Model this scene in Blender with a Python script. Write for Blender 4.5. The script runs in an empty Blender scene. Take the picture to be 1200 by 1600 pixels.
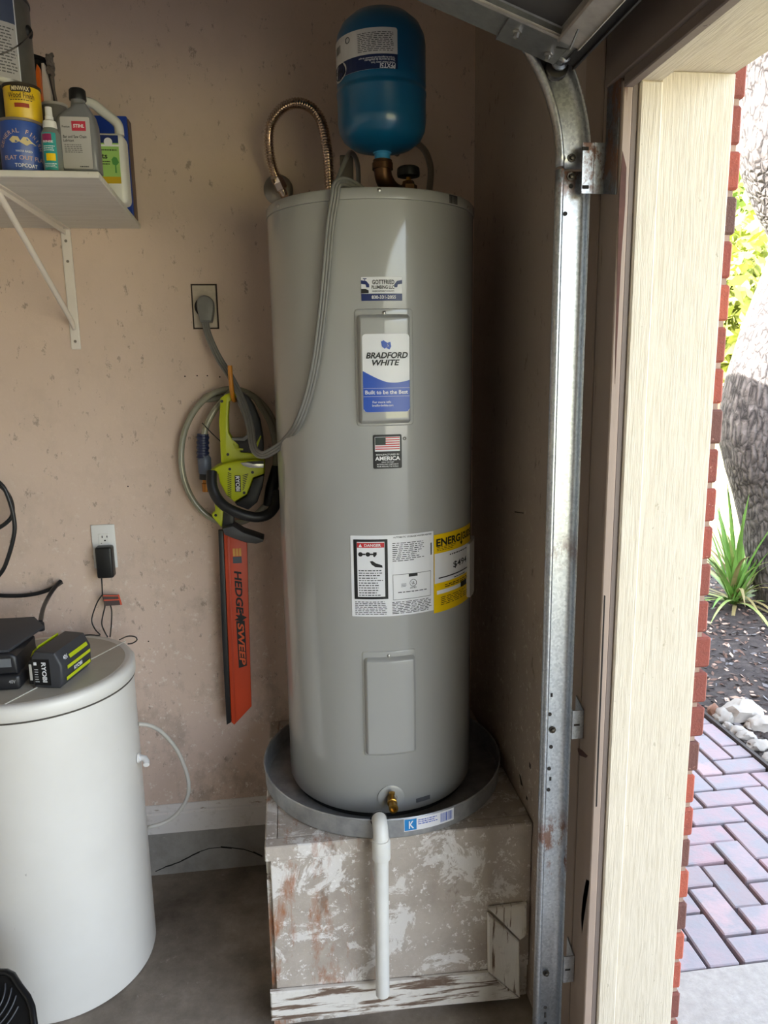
import bpy, bmesh, math, random
from mathutils import Vector, Matrix, noise
random.seed(7)
S = bpy.context.scene
C = S.collection
# ------------------------------------------------------------------ camera
FPX = 1160.0                                   # focal length in pixels of the 1200 x 1600 frame
PITCH, ROLL, YAW = 0.1934, -0.01596, 0.12598
CAM = Vector((0.0, 0.0, 1.66))
_cp, _sp, _cy, _sy = math.cos(PITCH), math.sin(PITCH), math.cos(YAW), math.sin(YAW)
FW = Vector((_sy * _cp, _cy * _cp, -_sp))
_r = Vector((_cy, -_sy, 0)); _u = _r.cross(FW)
RT = _r * math.cos(ROLL) + _u * math.sin(ROLL)
UP = -_r * math.sin(ROLL) + _u * math.cos(ROLL)
cd = bpy.data.cameras.new('camera'); cam = bpy.data.objects.new('camera', cd); C.objects.link(cam)
cd.sensor_fit = 'HORIZONTAL'; cd.sensor_width = 36.0; cd.lens = FPX / 1200 * 36.0
cd.clip_start = 0.02; cd.clip_end = 300
m4 = Matrix((RT, UP, -FW)).transposed().to_4x4(); m4.translation = CAM
cam.matrix_world = m4
S.camera = cam
# ------------------------------------------------------------------ sky, sun, exposure
S.view_settings.view_transform = 'Standard'; S.view_settings.look = 'None'
S.view_settings.gamma = 1.0; S.view_settings.use_curve_mapping = False
S.view_settings.exposure = 2.75
SUN_EL, SUN_AZ = math.radians(36), math.radians(192)    # direction of the sun seen from the yard (over the roof)
wd = bpy.data.worlds.new('sky'); S.world = wd; wd.use_nodes = True
wn = wd.node_tree.nodes; wl = wd.node_tree.links
bgn = wn['Background']
sky = wn.new('ShaderNodeTexSky'); sky.sky_type = 'NISHITA'; sky.sun_disc = False
sky.sun_elevation = SUN_EL; sky.sun_rotation = math.radians(90) - SUN_AZ; sky.air_density = 1.0; sky.dust_density = 3.0; sky.ozone_density = 0.6
hsv = wn.new('ShaderNodeHueSaturation'); hsv.inputs['Saturation'].default_value = 0.55
wl.new(sky.outputs[0], hsv.inputs['Color']); wl.new(hsv.outputs[0], bgn.inputs[0]); bgn.inputs[1].default_value = 0.32
sd = bpy.data.lights.new('sun', 'SUN'); sd.energy = 7.0; sd.angle = math.radians(0.6); sd.color = (1.0, 0.96, 0.91)
so = bpy.data.objects.new('sun', sd); C.objects.link(so)
sdir = Vector((math.cos(SUN_EL) * math.cos(SUN_AZ), math.cos(SUN_EL) * math.sin(SUN_AZ), math.sin(SUN_EL)))
so.rotation_euler = sdir.to_track_quat('Z', 'Y').to_euler(); so.location = sdir * 20
pd = bpy.data.lights.new('door_opening_portal', 'AREA'); pd.shape = 'RECTANGLE'; pd.size = 2.12; pd.size_y = 4.86
pd.cycles.is_portal = True
po = bpy.data.objects.new('door_opening_portal', pd); C.objects.link(po)
po.matrix_world = Matrix.Translation((0.62, -1.15, 1.06)) @ Matrix(((0, 0, 1, 0), (0, 1, 0, 0), (-1, 0, 0, 0), (0, 0, 0, 1)))
try:
    S.cycles.use_denoising = True
    S.cycles.max_bounces = 10; S.cycles.diffuse_bounces = 6
except Exception: pass
# ------------------------------------------------------------------ pixel of the photograph -> point on a real plane
def ray(px, py): return FW + RT * ((px - 600) / FPX) + UP * ((800 - py) / FPX)
def onY(px, py, y): d = ray(px, py); return CAM + d * ((y - CAM.y) / d.y)
def onX(px, py, x): d = ray(px, py); return CAM + d * ((x - CAM.x) / d.x)
def onZ(px, py, z): d = ray(px, py); return CAM + d * ((z - CAM.z) / d.z)
def onC(px, py, cx, cy, r):                    # on an upright cylinder, near side; returns (point, angle to the right of its front)
    d = ray(px, py); ox, oy = CAM.x - cx, CAM.y - cy
    a = d.x * d.x + d.y * d.y; b = 2 * (ox * d.x + oy * d.y); c = ox * ox + oy * oy - r * r
    q = max(0.0, b * b - 4 * a * c); t = (-b - math.sqrt(q)) / (2 * a)
    P = CAM + d * t
    return P, math.atan2(P.x - cx, -(P.y - cy))
# ------------------------------------------------------------------ materials
def lin(h):
    if isinstance(h, str):
        v = [int(h[i:i + 2], 16) / 255 for i in (0, 2, 4)]
        return tuple(((c + 0.055) / 1.055) ** 2.4 if c > 0.04045 else c / 12.92 for c in v) + (1,)
    return tuple(h)[:3] + (1,)
MATS = {}
class NT:
    def __init__(s, name):
        s.m = bpy.data.materials.new(name); s.m.use_nodes = True
        s.n = s.m.node_tree.nodes; s.l = s.m.node_tree.links
        s.b = s.n['Principled BSDF']; s.geo = None
    def node(s, t, **k):
        x = s.n.new(t)
        for a, v in k.items(): setattr(x, a, v)
        return x
    def set(s, **k):
        for a, v in k.items(): s.b.inputs[a.replace('_', ' ')].default_value = v
        return s
    def pos(s, sx=1, sy=1, sz=1, loc=(0, 0, 0), obj=False):
        g = s.node('ShaderNodeTexCoord').outputs['Object'] if obj else s.node('ShaderNodeNewGeometry').outputs['Position']
        mp = s.node('ShaderNodeMapping'); mp.inputs['Scale'].default_value = (sx, sy, sz); mp.inputs['Location'].default_value = loc
        s.l.new(g, mp.inputs['Vector']); return mp.outputs[0]
    def noise(s, scale, detail=4, rough=.6, vec=None, dist=0):
        x = s.node('ShaderNodeTexNoise'); x.inputs['Scale'].default_value = scale; x.inputs['Detail'].default_value = detail
        x.inputs['Roughness'].default_value = rough; x.inputs['Distortion'].default_value = dist
        s.l.new(vec or s.pos(), x.inputs['Vector']); return x.outputs[0]
    def ramp(s, fac, stops, const=False):
        x = s.node('ShaderNodeValToRGB'); e = x.color_ramp.elements
        if const: x.color_ramp.interpolation = 'CONSTANT'
        while len(e) < len(stops): e.new(0.5)
        for i, (p, c) in enumerate(stops):
            e[i].position = p; e[i].color = lin(c) if not isinstance(c, (int, float)) else (c, c, c, 1)
        s.l.new(fac, x.inputs[0]); return x.outputs[0]
    def mix(s, fac, a, b):
        x = s.node('ShaderNodeMix'); x.data_type = 'RGBA'
        if isinstance(fac, (int, float)): x.inputs[0].default_value = fac
        else: s.l.new(fac, x.inputs[0])
        for i, v in ((6, a), (7, b)):
            if isinstance(v, (str, tuple)): x.inputs[i].default_value = lin(v)
            else: s.l.new(v, x.inputs[i])
        return x.outputs[2]
    def mul(s, a, b):
        x = s.node('ShaderNodeMath', operation='MULTIPLY')
        for i, v in enumerate((a, b)):
            if isinstance(v, (int, float)): x.inputs[i].default_value = v
            else: s.l.new(v, x.inputs[i])
        return x.outputs[0]
    def zramp(s, stops, axis=2):
        sp = s.node('ShaderNodeSeparateXYZ'); s.l.new(s.node('ShaderNodeNewGeometry').outputs['Position'], sp.inputs[0])
        lo, hi = stops[0][0], stops[-1][0]
        mr = s.node('ShaderNodeMapRange'); mr.inputs[1].default_value = lo; mr.inputs[2].default_value = hi
        s.l.new(sp.outputs[axis], mr.inputs[0])
        return s.ramp(mr.outputs[0], [((z - lo) / (hi - lo), v) for z, v in stops])
    def base(s, c):
        if isinstance(c, (str, tuple)): s.b.inputs['Base Color'].default_value = lin(c)
        else: s.l.new(c, s.b.inputs['Base Color'])
        return s
    def bump(s, h, strength=.3, dist=.002):
        x = s.node('ShaderNodeBump'); x.inputs['Strength'].default_value = strength; x.inputs['Distance'].default_value = dist
        s.l.new(h, x.inputs['Height']); s.l.new(x.outputs[0], s.b.inputs['Normal']); return s
def M(name, col, rough=.5, metal=0, var=0, vs=8, bump=0, bs=60, **k):
    """plain material with a little colour variation and fine relief"""
    if name in MATS: return MATS[name]
    t = NT(name); t.set(Roughness=rough, Metallic=metal)
    for a, v in k.items(): t.b.inputs[a.replace('_', ' ')].default_value = v
    if var:
        c = lin(col); n = t.noise(vs, 5)
        lo = tuple(x * (1 - var) for x in c[:3]); hi = tuple(min(1, x * (1 + var)) for x in c[:3])
        t.base(t.ramp(n, [(.3, lo), (.7, hi)]))
    else: t.base(col)
    if bump: t.bump(t.noise(bs, 3), bump, .003)
    MATS[name] = t.m; return t.m
# ------------------------------------------------------------------ objects
ORG = {}
def tag(o, label=None, cat=None, group=None, kind=None):
    if label: o['label'] = label
    if cat: o['category'] = cat
    if group: o['group'] = group
    if kind: o['kind'] = kind
    return o
def thing(name, loc, label, cat, group=None):
    o = bpy.data.objects.new(name, None); C.objects.link(o); o.empty_display_size = .05
    o.location = loc; ORG[o] = Vector(loc); return tag(o, label, cat, group)
def obj(name, bm, mat, parent=None, label=None, cat=None, group=None, kind=None, smooth=None, recalc=True):
    """links the bmesh (world coordinates) as ONE mesh object"""
    if recalc: bmesh.ops.recalc_face_normals(bm, faces=bm.faces[:])
    me = bpy.data.meshes.new(name)
    if smooth is not None:
        for f in bm.faces: f.smooth = True
        if smooth < 180:
            lim = math.radians(smooth)
            for e in bm.edges:
                if len(e.link_faces) == 2 and e.calc_face_angle(0) > lim: e.smooth = False
    if parent: org = ORG[parent]
    else:
        xs = [v.co for v in bm.verts]
        org = Vector(((min(v.x for v in xs) + max(v.x for v in xs)) / 2, (min(v.y for v in xs) + max(v.y for v in xs)) / 2, min(v.z for v in xs)))
    bmesh.ops.translate(bm, verts=bm.verts[:], vec=-org)
    bm.to_mesh(me); bm.free()
    o = bpy.data.objects.new(name, me); C.objects.link(o)
    if parent: o.parent = parent; ORG[o] = org
    else: o.location = org; ORG[o] = org
    for mm in (mat if isinstance(mat, (list, tuple)) else [mat]): me.materials.append(mm)
    return tag(o, label, cat, group, kind)
def shared(name, me, loc, parent, rot=(0, 0, 0), scale=(1, 1, 1)):
    o = bpy.data.objects.new(name, me); C.objects.link(o); o.parent = parent
    o.location = Vector(loc) - ORG[parent]; o.rotation_euler = rot; o.scale = scale; return o
def struct(name, bm, mat, **k):
    o = obj(name, bm, mat, **k); o['kind'] = 'structure'; return o
def NB(): return bmesh.new()
def box(bm, lo, hi, bev=0, seg=2):
    lo, hi = Vector(lo), Vector(hi)
    r = bmesh.ops.create_cube(bm, size=1); vs = r['verts']
    for v in vs: v.co = Vector((lo[i] + (v.co[i] + .5) * (hi[i] - lo[i]) for i in range(3)))
    if bev:
        es = list({e for v in vs for e in v.link_edges})
        bmesh.ops.bevel(bm, geom=es, offset=bev, segments=seg, profile=.5, affect='EDGES')
    return bm
def obox(bm, c, ax, ay, az, dx, dy, dz, bev=0, seg=2):
    """box of half sizes dx,dy,dz about c along the unit axes"""
    r = bmesh.ops.create_cube(bm, size=2); vs = r['verts']
    for v in vs: v.co = Vector(c) + Vector(ax) * (v.co.x * dx) + Vector(ay) * (v.co.y * dy) + Vector(az) * (v.co.z * dz)
    if bev:
        es = list({e for v in vs for e in v.link_edges})
        bmesh.ops.bevel(bm, geom=es, offset=bev, segments=seg, profile=.5, affect='EDGES')
    return bm
def prism(bm, pts, ext, bev=0, seg=2):
    """planar outline (world points) pushed back along the vector ext"""
    ext = Vector(ext); A = [bm.verts.new(p) for p in pts]; B = [bm.verts.new(Vector(p) + ext) for p in pts]
    n = len(pts); fs = [bm.faces.new(A), bm.faces.new(list(reversed(B)))]
    for i in range(n): fs.append(bm.faces.new((A[i], B[i], B[(i + 1) % n], A[(i + 1) % n])))
    bmesh.ops.recalc_face_normals(bm, faces=fs)
    if bev:
        es = [e for e in fs[0].edges] + [e for e in fs[1].edges]
        bmesh.ops.bevel(bm, geom=es, offset=bev, segments=seg, profile=.5, affect='EDGES')
    return bm
def pxprism(bm, pxs, y, depth, bev=0, seg=2, sm=0):
    pts = [onY(a, b, y) for a, b in pxs]
    if sm: pts = smooth_loop(pts, sm)
    return prism(bm, pts, (0, depth, 0), bev, seg)
def catmull(P, n=6, closed=False):
    P = [Vector(p) for p in P]; out = []; N = len(P)
    rng = range(N) if closed else range(N - 1)
    for i in rng:
        if closed: p0, p1, p2, p3 = P[i - 1], P[i], P[(i + 1) % N], P[(i + 2) % N]
        else: p0, p1, p2, p3 = P[max(i - 1, 0)], P[i], P[i + 1], P[min(i + 2, N - 1)]
        for k in range(n):
            t = k / n
            out.append(.5 * ((2 * p1) + (p2 - p0) * t + (2 * p0 - 5 * p1 + 4 * p2 - p3) * t * t + (3 * p1 - p0 - 3 * p2 + p3) * t ** 3))
    if not closed: out.append(P[-1])
    return out
def smooth_loop(P, n): return catmull(P, n, True)
def resample(P, step):
    out = [P[0]]; acc = 0
    for a, b in zip(P, P[1:]):
        L = (b - a).length; d = step - acc
        while d <= L: out.append(a.lerp(b, d / L)); d += step
        acc = L - (d - step)
    out.append(P[-1]); return out
def tube(bm, P, r, sides=8, closed=False, caps=True, up=None):
    """tube along the points; r a number or a function of (index, count)"""
    P = [Vector(p) for p in P]; n = len(P); rings = []
    t0 = (P[1] - P[0]).normalized(); nrm = Vector((0, 0, 1)) if up is None else Vector(up)
    if abs(nrm.dot(t0)) > .95: nrm = Vector((1, 0, 0))
    nrm = (nrm - t0 * nrm.dot(t0)).normalized()
    for i in range(n):
        t = ((P[(i + 1) % n] - P[i - 1]) if closed else (P[min(i + 1, n - 1)] - P[max(i - 1, 0)])).normalized()
        nrm = (nrm - t * nrm.dot(t)); nrm = nrm.normalized() if nrm.length > 1e-6 else Vector((1, 0, 0))
        bn = t.cross(nrm); rr = r(i, n) if callable(r) else r
        rings.append([bm.verts.new(P[i] + (nrm * math.cos(a) + bn * math.sin(a)) * rr) for a in (2 * math.pi * k / sides for k in range(sides))])
    for i in range(n if closed else n - 1):
        A, B = rings[i], rings[(i + 1) % n]
        for k in range(sides): bm.faces.new((A[k], A[(k + 1) % sides], B[(k + 1) % sides], B[k]))
    if caps and not closed: bm.faces.new(list(reversed(rings[0]))); bm.faces.new(rings[-1])
    return bm
def lathe(bm, c, prof, n=48, axis='z', caps=True):
    """profile [(radius, height)] turned about an axis through c"""
    rings = []
    for r, h in prof:
        ring = []
        for k in range(n):
            a = 2 * math.pi * k / n; u, v = r * math.cos(a), r * math.sin(a)
            d = {'z': (u, v, h), 'y': (u, h, v), 'x': (h, u, v)}[axis] if isinstance(axis, str) else None
            if d is None:
                ax, e1, e2 = axis; d = e1 * u + e2 * v + ax * h
            ring.append(bm.verts.new(Vector(c) + Vector(d)))
        rings.append(ring)
    for A, B in zip(rings, rings[1:]):
        for k in range(n): bm.faces.new((A[k], A[(k + 1) % n], B[(k + 1) % n], B[k]))
    if caps: bm.faces.new(rings[0]); bm.faces.new(rings[-1])
    return bm
def frame_of(d):
    d = Vector(d).normalized(); a = Vector((0, 0, 1)) if abs(d.z) < .9 else Vector((1, 0, 0))
    e1 = (a - d * a.dot(d)).normalized(); return (d, e1, d.cross(e1))
def sheet(bm, f, u0, u1, v0, v1, nu, nv):
    """grid mapped through f(u, v) -> point"""
    g = [[bm.verts.new(f(u0 + (u1 - u0) * i / nu, v0 + (v1 - v0) * j / nv)) for i in range(nu + 1)] for j in range(nv + 1)]
    for j in range(nv):
        for i in range(nu): bm.faces.new((g[j][i], g[j][i + 1], g[j + 1][i + 1], g[j + 1][i]))
    return bm
def patch(bm, f, w, h, t, rad=0, nu=16, nv=8, off=0.0):
    """thin sticker w x h centred on (0,0), rounded corners, mapped through f(u, v, lift) with lift 0..t"""
    pts = []
    if rad:
        for (cx_, cy_, a0) in ((w / 2 - rad, h / 2 - rad, 0), (-w / 2 + rad, h / 2 - rad, 90), (-w / 2 + rad, -h / 2 + rad, 180), (w / 2 - rad, -h / 2 + rad, 270)):
            for k in range(5): a = math.radians(a0 + 22.5 * k); pts.append((cx_ + rad * math.cos(a), cy_ + rad * math.sin(a)))
    def lim(v):                                 # half width at height v
        if not rad or abs(v) <= h / 2 - rad: return w / 2
        d = abs(v) - (h / 2 - rad); return w / 2 - rad + math.sqrt(max(0, rad * rad - d * d))
    vs = sorted({round(-h / 2 + h * j / nv, 6) for j in range(nv + 1)} | ({round(s * (h / 2 - rad + rad * math.sin(math.radians(q))), 6) for s in (1, -1) for q in (0, 30, 60, 90)} if rad else set()))
    top = [[bm.verts.new(f(-lim(v) + 2 * lim(v) * i / nu, v, off + t)) for i in range(nu + 1)] for v in vs]
    for a, b in zip(top, top[1:]):
        for i in range(nu): bm.faces.new((a[i], a[i + 1], b[i + 1], b[i]))
    loop = top[0] + [r[-1] for r in top[1:]] + list(reversed(top[-1][:-1])) + [r[0] for r in reversed(top[1:-1])]
    edge = [(-lim(vs[0]) + 2 * lim(vs[0]) * i / nu, vs[0]) for i in range(nu + 1)] + [(lim(v), v) for v in vs[1:]] + [(-lim(vs[-1]) + 2 * lim(vs[-1]) * i / nu, vs[-1]) for i in reversed(range(nu))] + [(-lim(v), v) for v in reversed(vs[1:-1])]
    low = [bm.verts.new(f(u, v, off)) for u, v in edge]
    n = len(loop)
    for i in range(n): bm.faces.new((loop[i], low[i], low[(i + 1) % n], loop[(i + 1) % n]))
    return bm
def rect(bm, f, u0, v0, u1, v1, lift, nu=1):
    """flat printed rectangle"""
    A = [bm.verts.new(f(u0 + (u1 - u0) * i / nu, v0, lift)) for i in range(nu + 1)]
    B = [bm.verts.new(f(u0 + (u1 - u0) * i / nu, v1, lift)) for i in range(nu + 1)]
    for i in range(nu): bm.faces.new((A[i], A[i + 1], B[i + 1], B[i]))
    return bm
def poly(bm, f, pts, lift): bm.faces.new([bm.verts.new(f(u, v, lift)) for u, v in pts]); return bm
_tc = {}
def glyphs(text, bold=0, shear=0):
    key = (text, bold, shear)
    if key not in _tc:
        cu = bpy.data.curves.new('t', 'FONT'); cu.body = text; cu.size = 1; cu.resolution_u = 3; cu.offset = bold; cu.shear = shear
        cu.align_x = 'CENTER'; cu.align_y = 'CENTER'; cu.fill_mode = 'FRONT'
        o = bpy.data.objects.new('t', cu); C.objects.link(o)
        bpy.context.view_layer.update()
        me = bpy.data.meshes.new_from_object(o.evaluated_get(bpy.context.evaluated_depsgraph_get()))
        vs = [tuple(v.co) for v in me.vertices]; fs = [tuple(p.vertices) for p in me.polygons]
        bpy.data.objects.remove(o); bpy.data.curves.remove(cu); bpy.data.meshes.remove(me)
        xs = [v[0] for v in vs] or [0, 1]; ys = [v[1] for v in vs] or [0, 1]
        cx_, cy_ = (min(xs) + max(xs)) / 2, (min(ys) + max(ys)) / 2
        _tc[key] = ([(v[0] - cx_, v[1] - cy_) for v in vs], fs, max(xs) - min(xs), max(ys) - min(ys))
    return _tc[key]
def write(bm, f, text, u, v, w, h, lift, bold=.012, shear=0, rot=0):
    """lettering that fills w x h centred on (u, v)"""
    vs, fs, tw, th = glyphs(text, bold, shear)
    sx, sy = w / tw, h / th; cr, sr = math.cos(rot), math.sin(rot); V = []
    for a, b in vs:
        a, b = a * sx, b * sy; V.append(bm.verts.new(f(u + a * cr - b * sr, v + a * sr + b * cr, lift)))
    for q in fs:
        try: bm.faces.new([V[i] for i in q])
        except ValueError: pass
    return bm
def fineprint(bm, f, u0, v1, u1, v0, n, lift, rnd, fill=.45, ragged=.3):
    """rows of word-sized dashes for print too small to read"""
    dv = (v1 - v0) / n
    for i in range(n):
        top = v1 - i * dv - dv * (1 - fill) / 2; u = u0; end = u1 - rnd.random() * ragged * (u1 - u0)
        while u < end - .001:
            w = min(rnd.uniform(.004, .013) * (u1 - u0) / .08, end - u); rect(bm, f, u, top - dv * fill, u + w, top, lift); u += w + .0025 * (u1 - u0) / .08
    return bm
def bars(bm, f, u0, v0, u1, v1, lift, rnd, n=22):
    u = u0
    while u < u1:
        w = (u1 - u0) / n * rnd.choice((.4, .4, .8, 1.2)); rect(bm, f, u, v0, min(u + w, u1), v1, lift); u += w + (u1 - u0) / n * rnd.choice((.4, .6, 1))
    return bm
# ================================================================== the setting
X1, YW = 0.575, 2.29            # door wall (inner face), wall behind the heater
YJ, HEAD = 1.28, 2.118          # jamb face, head of the door opening
CEIL = 2.76
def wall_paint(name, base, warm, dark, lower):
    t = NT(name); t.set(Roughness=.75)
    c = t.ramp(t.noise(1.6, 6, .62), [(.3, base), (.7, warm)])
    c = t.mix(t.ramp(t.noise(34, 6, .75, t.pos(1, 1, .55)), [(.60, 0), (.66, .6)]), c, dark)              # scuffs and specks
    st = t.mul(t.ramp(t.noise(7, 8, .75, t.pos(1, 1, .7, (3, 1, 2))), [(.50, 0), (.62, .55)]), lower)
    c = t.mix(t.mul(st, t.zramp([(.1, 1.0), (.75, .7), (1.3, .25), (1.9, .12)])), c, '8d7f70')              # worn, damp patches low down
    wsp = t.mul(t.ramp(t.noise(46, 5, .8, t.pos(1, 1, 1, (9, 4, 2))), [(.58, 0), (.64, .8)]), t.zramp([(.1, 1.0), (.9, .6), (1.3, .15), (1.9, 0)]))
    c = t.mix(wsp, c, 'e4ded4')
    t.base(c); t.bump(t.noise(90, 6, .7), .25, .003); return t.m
WALL = wall_paint('wall_paint', 'c9b2a2', 'd2bbab', '75665a', 1.0)
WALLW = M('garage_white_paint', 'dfd6c9', .7, var=.04, vs=2)
WALLD = wall_paint('wall_paint_shaded', '9e8f83', 'a8988b', '5f5249', .6)  # back wall's paint in darker tones, the door wall's shade put into the colour
def concrete(name, a, b, c, sc=3.0):
    t = NT(name); t.set(Roughness=.85)
    k = t.ramp(t.noise(sc, 9, .7), [(.28, a), (.52, b), (.75, c)])
    k = t.mix(t.ramp(t.noise(sc * 9, 6, .8, t.pos(1, 1, 1, (2, 5, 1))), [(.62, 0), (.7, .5)]), k, 'b3aa9e')
    t.base(k); t.bump(t.noise(70, 7, .75), .35, .004); return t.m
FLOORM = concrete('garage_concrete', '554b40', '857a6d', 'aca093', 3.4)
STEMM = concrete('stem_concrete', '77726d', '918c86', 'a39d96', 6)
APRON = concrete('apron_concrete', '8b8882', '9a9791', 'a8a59f', 40)
def siding(name, sx, sy, sz):
    t = NT(name); t.set(Roughness=.6)
    g = t.noise(1.0, 4, .6, t.pos(sx, sy, sz), .6)
    c = t.ramp(g, [(.34, 'bcb09b'), (.5, 'c6bba7'), (.7, 'cbc0ad')])
    c = t.mix(t.ramp(t.noise(70, 3, .6, t.pos(1, 1, .6)), [(.70, 0), (.74, .45)]), c, '83775f')
    t.base(c); t.bump(g, .45, .003); return t.m
CREAM_V = siding('cream_siding_upright', 230, 230, 14)
CREAM_Y = siding('cream_siding_level', 230, 14, 230)
def casing(name, base, streak):
    t = NT(name); t.set(Roughness=.65)
    c = t.ramp(t.noise(4, 5, .6), [(.3, base), (.7, tuple(x * 1.15 for x in lin(base)[:3]))])
    c = t.mix(t.ramp(t.noise(1, 6, .6, t.pos(60, 60, 3.2)), [(.66, 0), (.69, .9)]), c, streak)
    t.base(c); t.bump(t.noise(1, 4, .6, t.pos(90, 90, 6)), .2, .003); return t.m
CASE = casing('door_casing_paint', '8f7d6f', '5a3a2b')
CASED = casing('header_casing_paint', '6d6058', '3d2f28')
def peel(name, sx, sy, sz, paint='ddd7cd', wood='6d594a', amt=.5):
    t = NT(name); t.set(Roughness=.75)
    n = t.noise(1, 7, .65, t.pos(sx, sy, sz), .4)
    c = t.ramp(n, [(amt - .035, wood), (amt, 'a89a8b'), (amt + .02, paint)])
    c = t.mix(t.ramp(t.noise(30, 5, .7), [(.55, 0), (.7, .35)]), c, '9d9185')
    t.base(c); t.bump(n, .5, .004); return t.m
PEEL_X = peel('peeling_trim_level', 5, 40, 55, amt=.46)
PEEL_Z = peel('peeling_trim_upright', 60, 40, 5, amt=.40)
BASEB = peel('baseboard_paint', 7, 30, 40, 'd6d0cb', '8a7a6c', .36)

b = NB(); box(b, (-4.3, -4.5, -.12), (.79, YW, 0)); floor = struct('floor', b, FLOORM)
b = NB(); box(b, (-4.3, YW, .16), (.70, YW + .12, CEIL)); wall_back = struct('wall_back', b, WALL)
b = NB(); box(b, (-4.3, YW, -.1), (.70, YW + .12, .16)); stem = struct('trim_stem_wall', b, STEMM)
# a crack that runs through the bare stem wall
b = NB(); ck = [onY(x, y, YW - .0006) for x, y in ((243, 1362), (258, 1355), (270, 1351), (283, 1346), (298, 1338), (312, 1331), (326, 1326), (345, 1324), (362, 1325), (380, 1327), (396, 1332), (410, 1338))]
rn = random.Random(3)
for p, q in zip(ck, ck[1:]):
    w0 = .002 + rn.random() * .003
    b.faces.new([b.verts.new(v) for v in (p + Vector((0, 0, w0)), q + Vector((0, 0, w0 * .7)), q - Vector((0, 0, w0 * .7)), p - Vector((0, 0, w0 * .4)))])
obj('crack', b, M('crack_black', '17130f', .9), stem)
# baseboard with a small moulded top edge
b = NB()
prof = [(0, .16), (.013, .16), (.013, .228), (.010, .233), (.011, .240), (.006, .250), (.003, .258), (0, .258)]
A = [b.verts.new((-4.2, YW - d, z)) for d, z in prof]; B = [b.verts.new((-.103, YW - d, z)) for d, z in prof]
for i in range(len(prof)): j = (i + 1) % len(prof); b.faces.new((A[i], A[j], B[j], B[i]))
b.faces.new(A); b.faces.new(list(reversed(B))); struct('baseboard_back', b, BASEB)
# door wall: return by the heater, header, far return
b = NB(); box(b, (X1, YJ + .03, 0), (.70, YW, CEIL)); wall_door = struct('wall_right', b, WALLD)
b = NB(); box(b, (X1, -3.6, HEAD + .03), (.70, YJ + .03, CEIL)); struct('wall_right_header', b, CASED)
b = NB(); box(b, (X1, -4.5, 0), (.70, -3.6, CEIL)); struct('wall_right_rear', b, WALLW)
b = NB(); box(b, (-4.42, -4.5, -.1), (-4.3, YW + .12, CEIL)); struct('wall_left', b, WALLW)
b = NB(); box(b, (-4.42, -4.62, -.1), (.79, -4.5, CEIL)); struct('wall_front', b, WALLW)
b = NB(); box(b, (-4.42, -4.62, CEIL), (.79, YW + .12, CEIL + .08)); struct('ceiling', b, M('ceiling_paint', 'ded7cb', .8, var=.04, vs=2))
# casing boards on the door wall beside the opening
n_tr = [0]
def trim(lo, hi, mat, bev=.002):
    n_tr[0] += 1; b = NB(); box(b, lo, hi, bev, 1); return struct('trim_%d' % n_tr[0], b, mat)
trim((X1 - .004, 1.357, 0), (X1, 1.440, CEIL), CASE)                     # outer casing board
trim((X1 - .0032, YJ + .004, 0), (X1 + .002, 1.354, HEAD + .03), CASE)      # inner casing board
trim((X1 - .004, YJ - .006, 0), (X1 + .013, YJ + .03, HEAD), CASE)         # door stop, two steps
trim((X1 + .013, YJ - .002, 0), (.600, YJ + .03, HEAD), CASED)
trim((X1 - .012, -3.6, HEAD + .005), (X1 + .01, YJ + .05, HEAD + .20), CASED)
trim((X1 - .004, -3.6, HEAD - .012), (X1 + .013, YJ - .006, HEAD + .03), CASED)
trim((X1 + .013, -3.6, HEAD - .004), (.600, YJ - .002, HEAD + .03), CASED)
# cream jamb and head lining
trim((.600, YJ - .008, -.01), (.640, YJ + .04, HEAD), CREAM_V, .003)
trim((.640, YJ, -.01), (.772, YJ + .04, HEAD + .018), CREAM_V, .002)
trim((.600, -3.6, HEAD), (.640, YJ + .02, HEAD + .05), CREAM_Y, .003)
trim((.640, -3.6, HEAD + .018), (.772, YJ + .02, HEAD + .06), CREAM_Y, .002)
trim((.600, -3.64, -.01), (.772, -3.6, HEAD + .05), CREAM_V, .002)

# brick veneer: mortar core with single bricks
def brickmat():
    t = NT('veneer_brick'); t.set(Roughness=.85)
    oi = t.node('ShaderNodeObjectInfo')
    c = t.ramp(oi.outputs['Random'], [(0, '5a4039'), (.22, '7a4034'), (.5, '8c4436'), (.75, '9a4b39'), (1, 'a3523c')])
    c = t.mix(t.ramp(t.noise(38, 6, .7), [(.5, 0), (.75, .5)]), c, '5c352d')
    c = t.mix(t.ramp(t.noise(120, 3, .7), [(.66, 0), (.72, .6)]), c, 'c79b84')
    t.base(c); t.bump(t.noise(150, 4, .7), .5, .004); return t.m
BRICK = brickmat(); MORTAR = concrete('mortar', '8a7263', '9a8172', 'a58d7e', 30)
b = NB(); box(b, (.70, YJ + .012, -.1), (.788, 5.2, CEIL)); box(b, (.70, -4.6, HEAD + .075), (.783, YJ + .012, CEIL)); box(b, (.70, -4.6, -.1), (.783, -3.62, HEAD + .075))
wall_ext = struct('wall_exterior', b, MORTAR)
PITCHZ = .0738; BH = .063
b = NB(); box(b, (-.045, 0, 0), (.045, .192, BH), .004, 1); bm_full = bpy.data.meshes.new('brick'); bm_half = bpy.data.meshes.new('brick')
b.to_mesh(bm_full); b.free()
b = NB(); box(b, (-.045, 0, 0), (.045, .092, BH), .004, 1); b.to_mesh(bm_half); b.free()
for me in (bm_full, bm_half): me.materials.append(BRICK)
rb = random.Random(11); nco = 0; zz = -.04; k = 0
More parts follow.
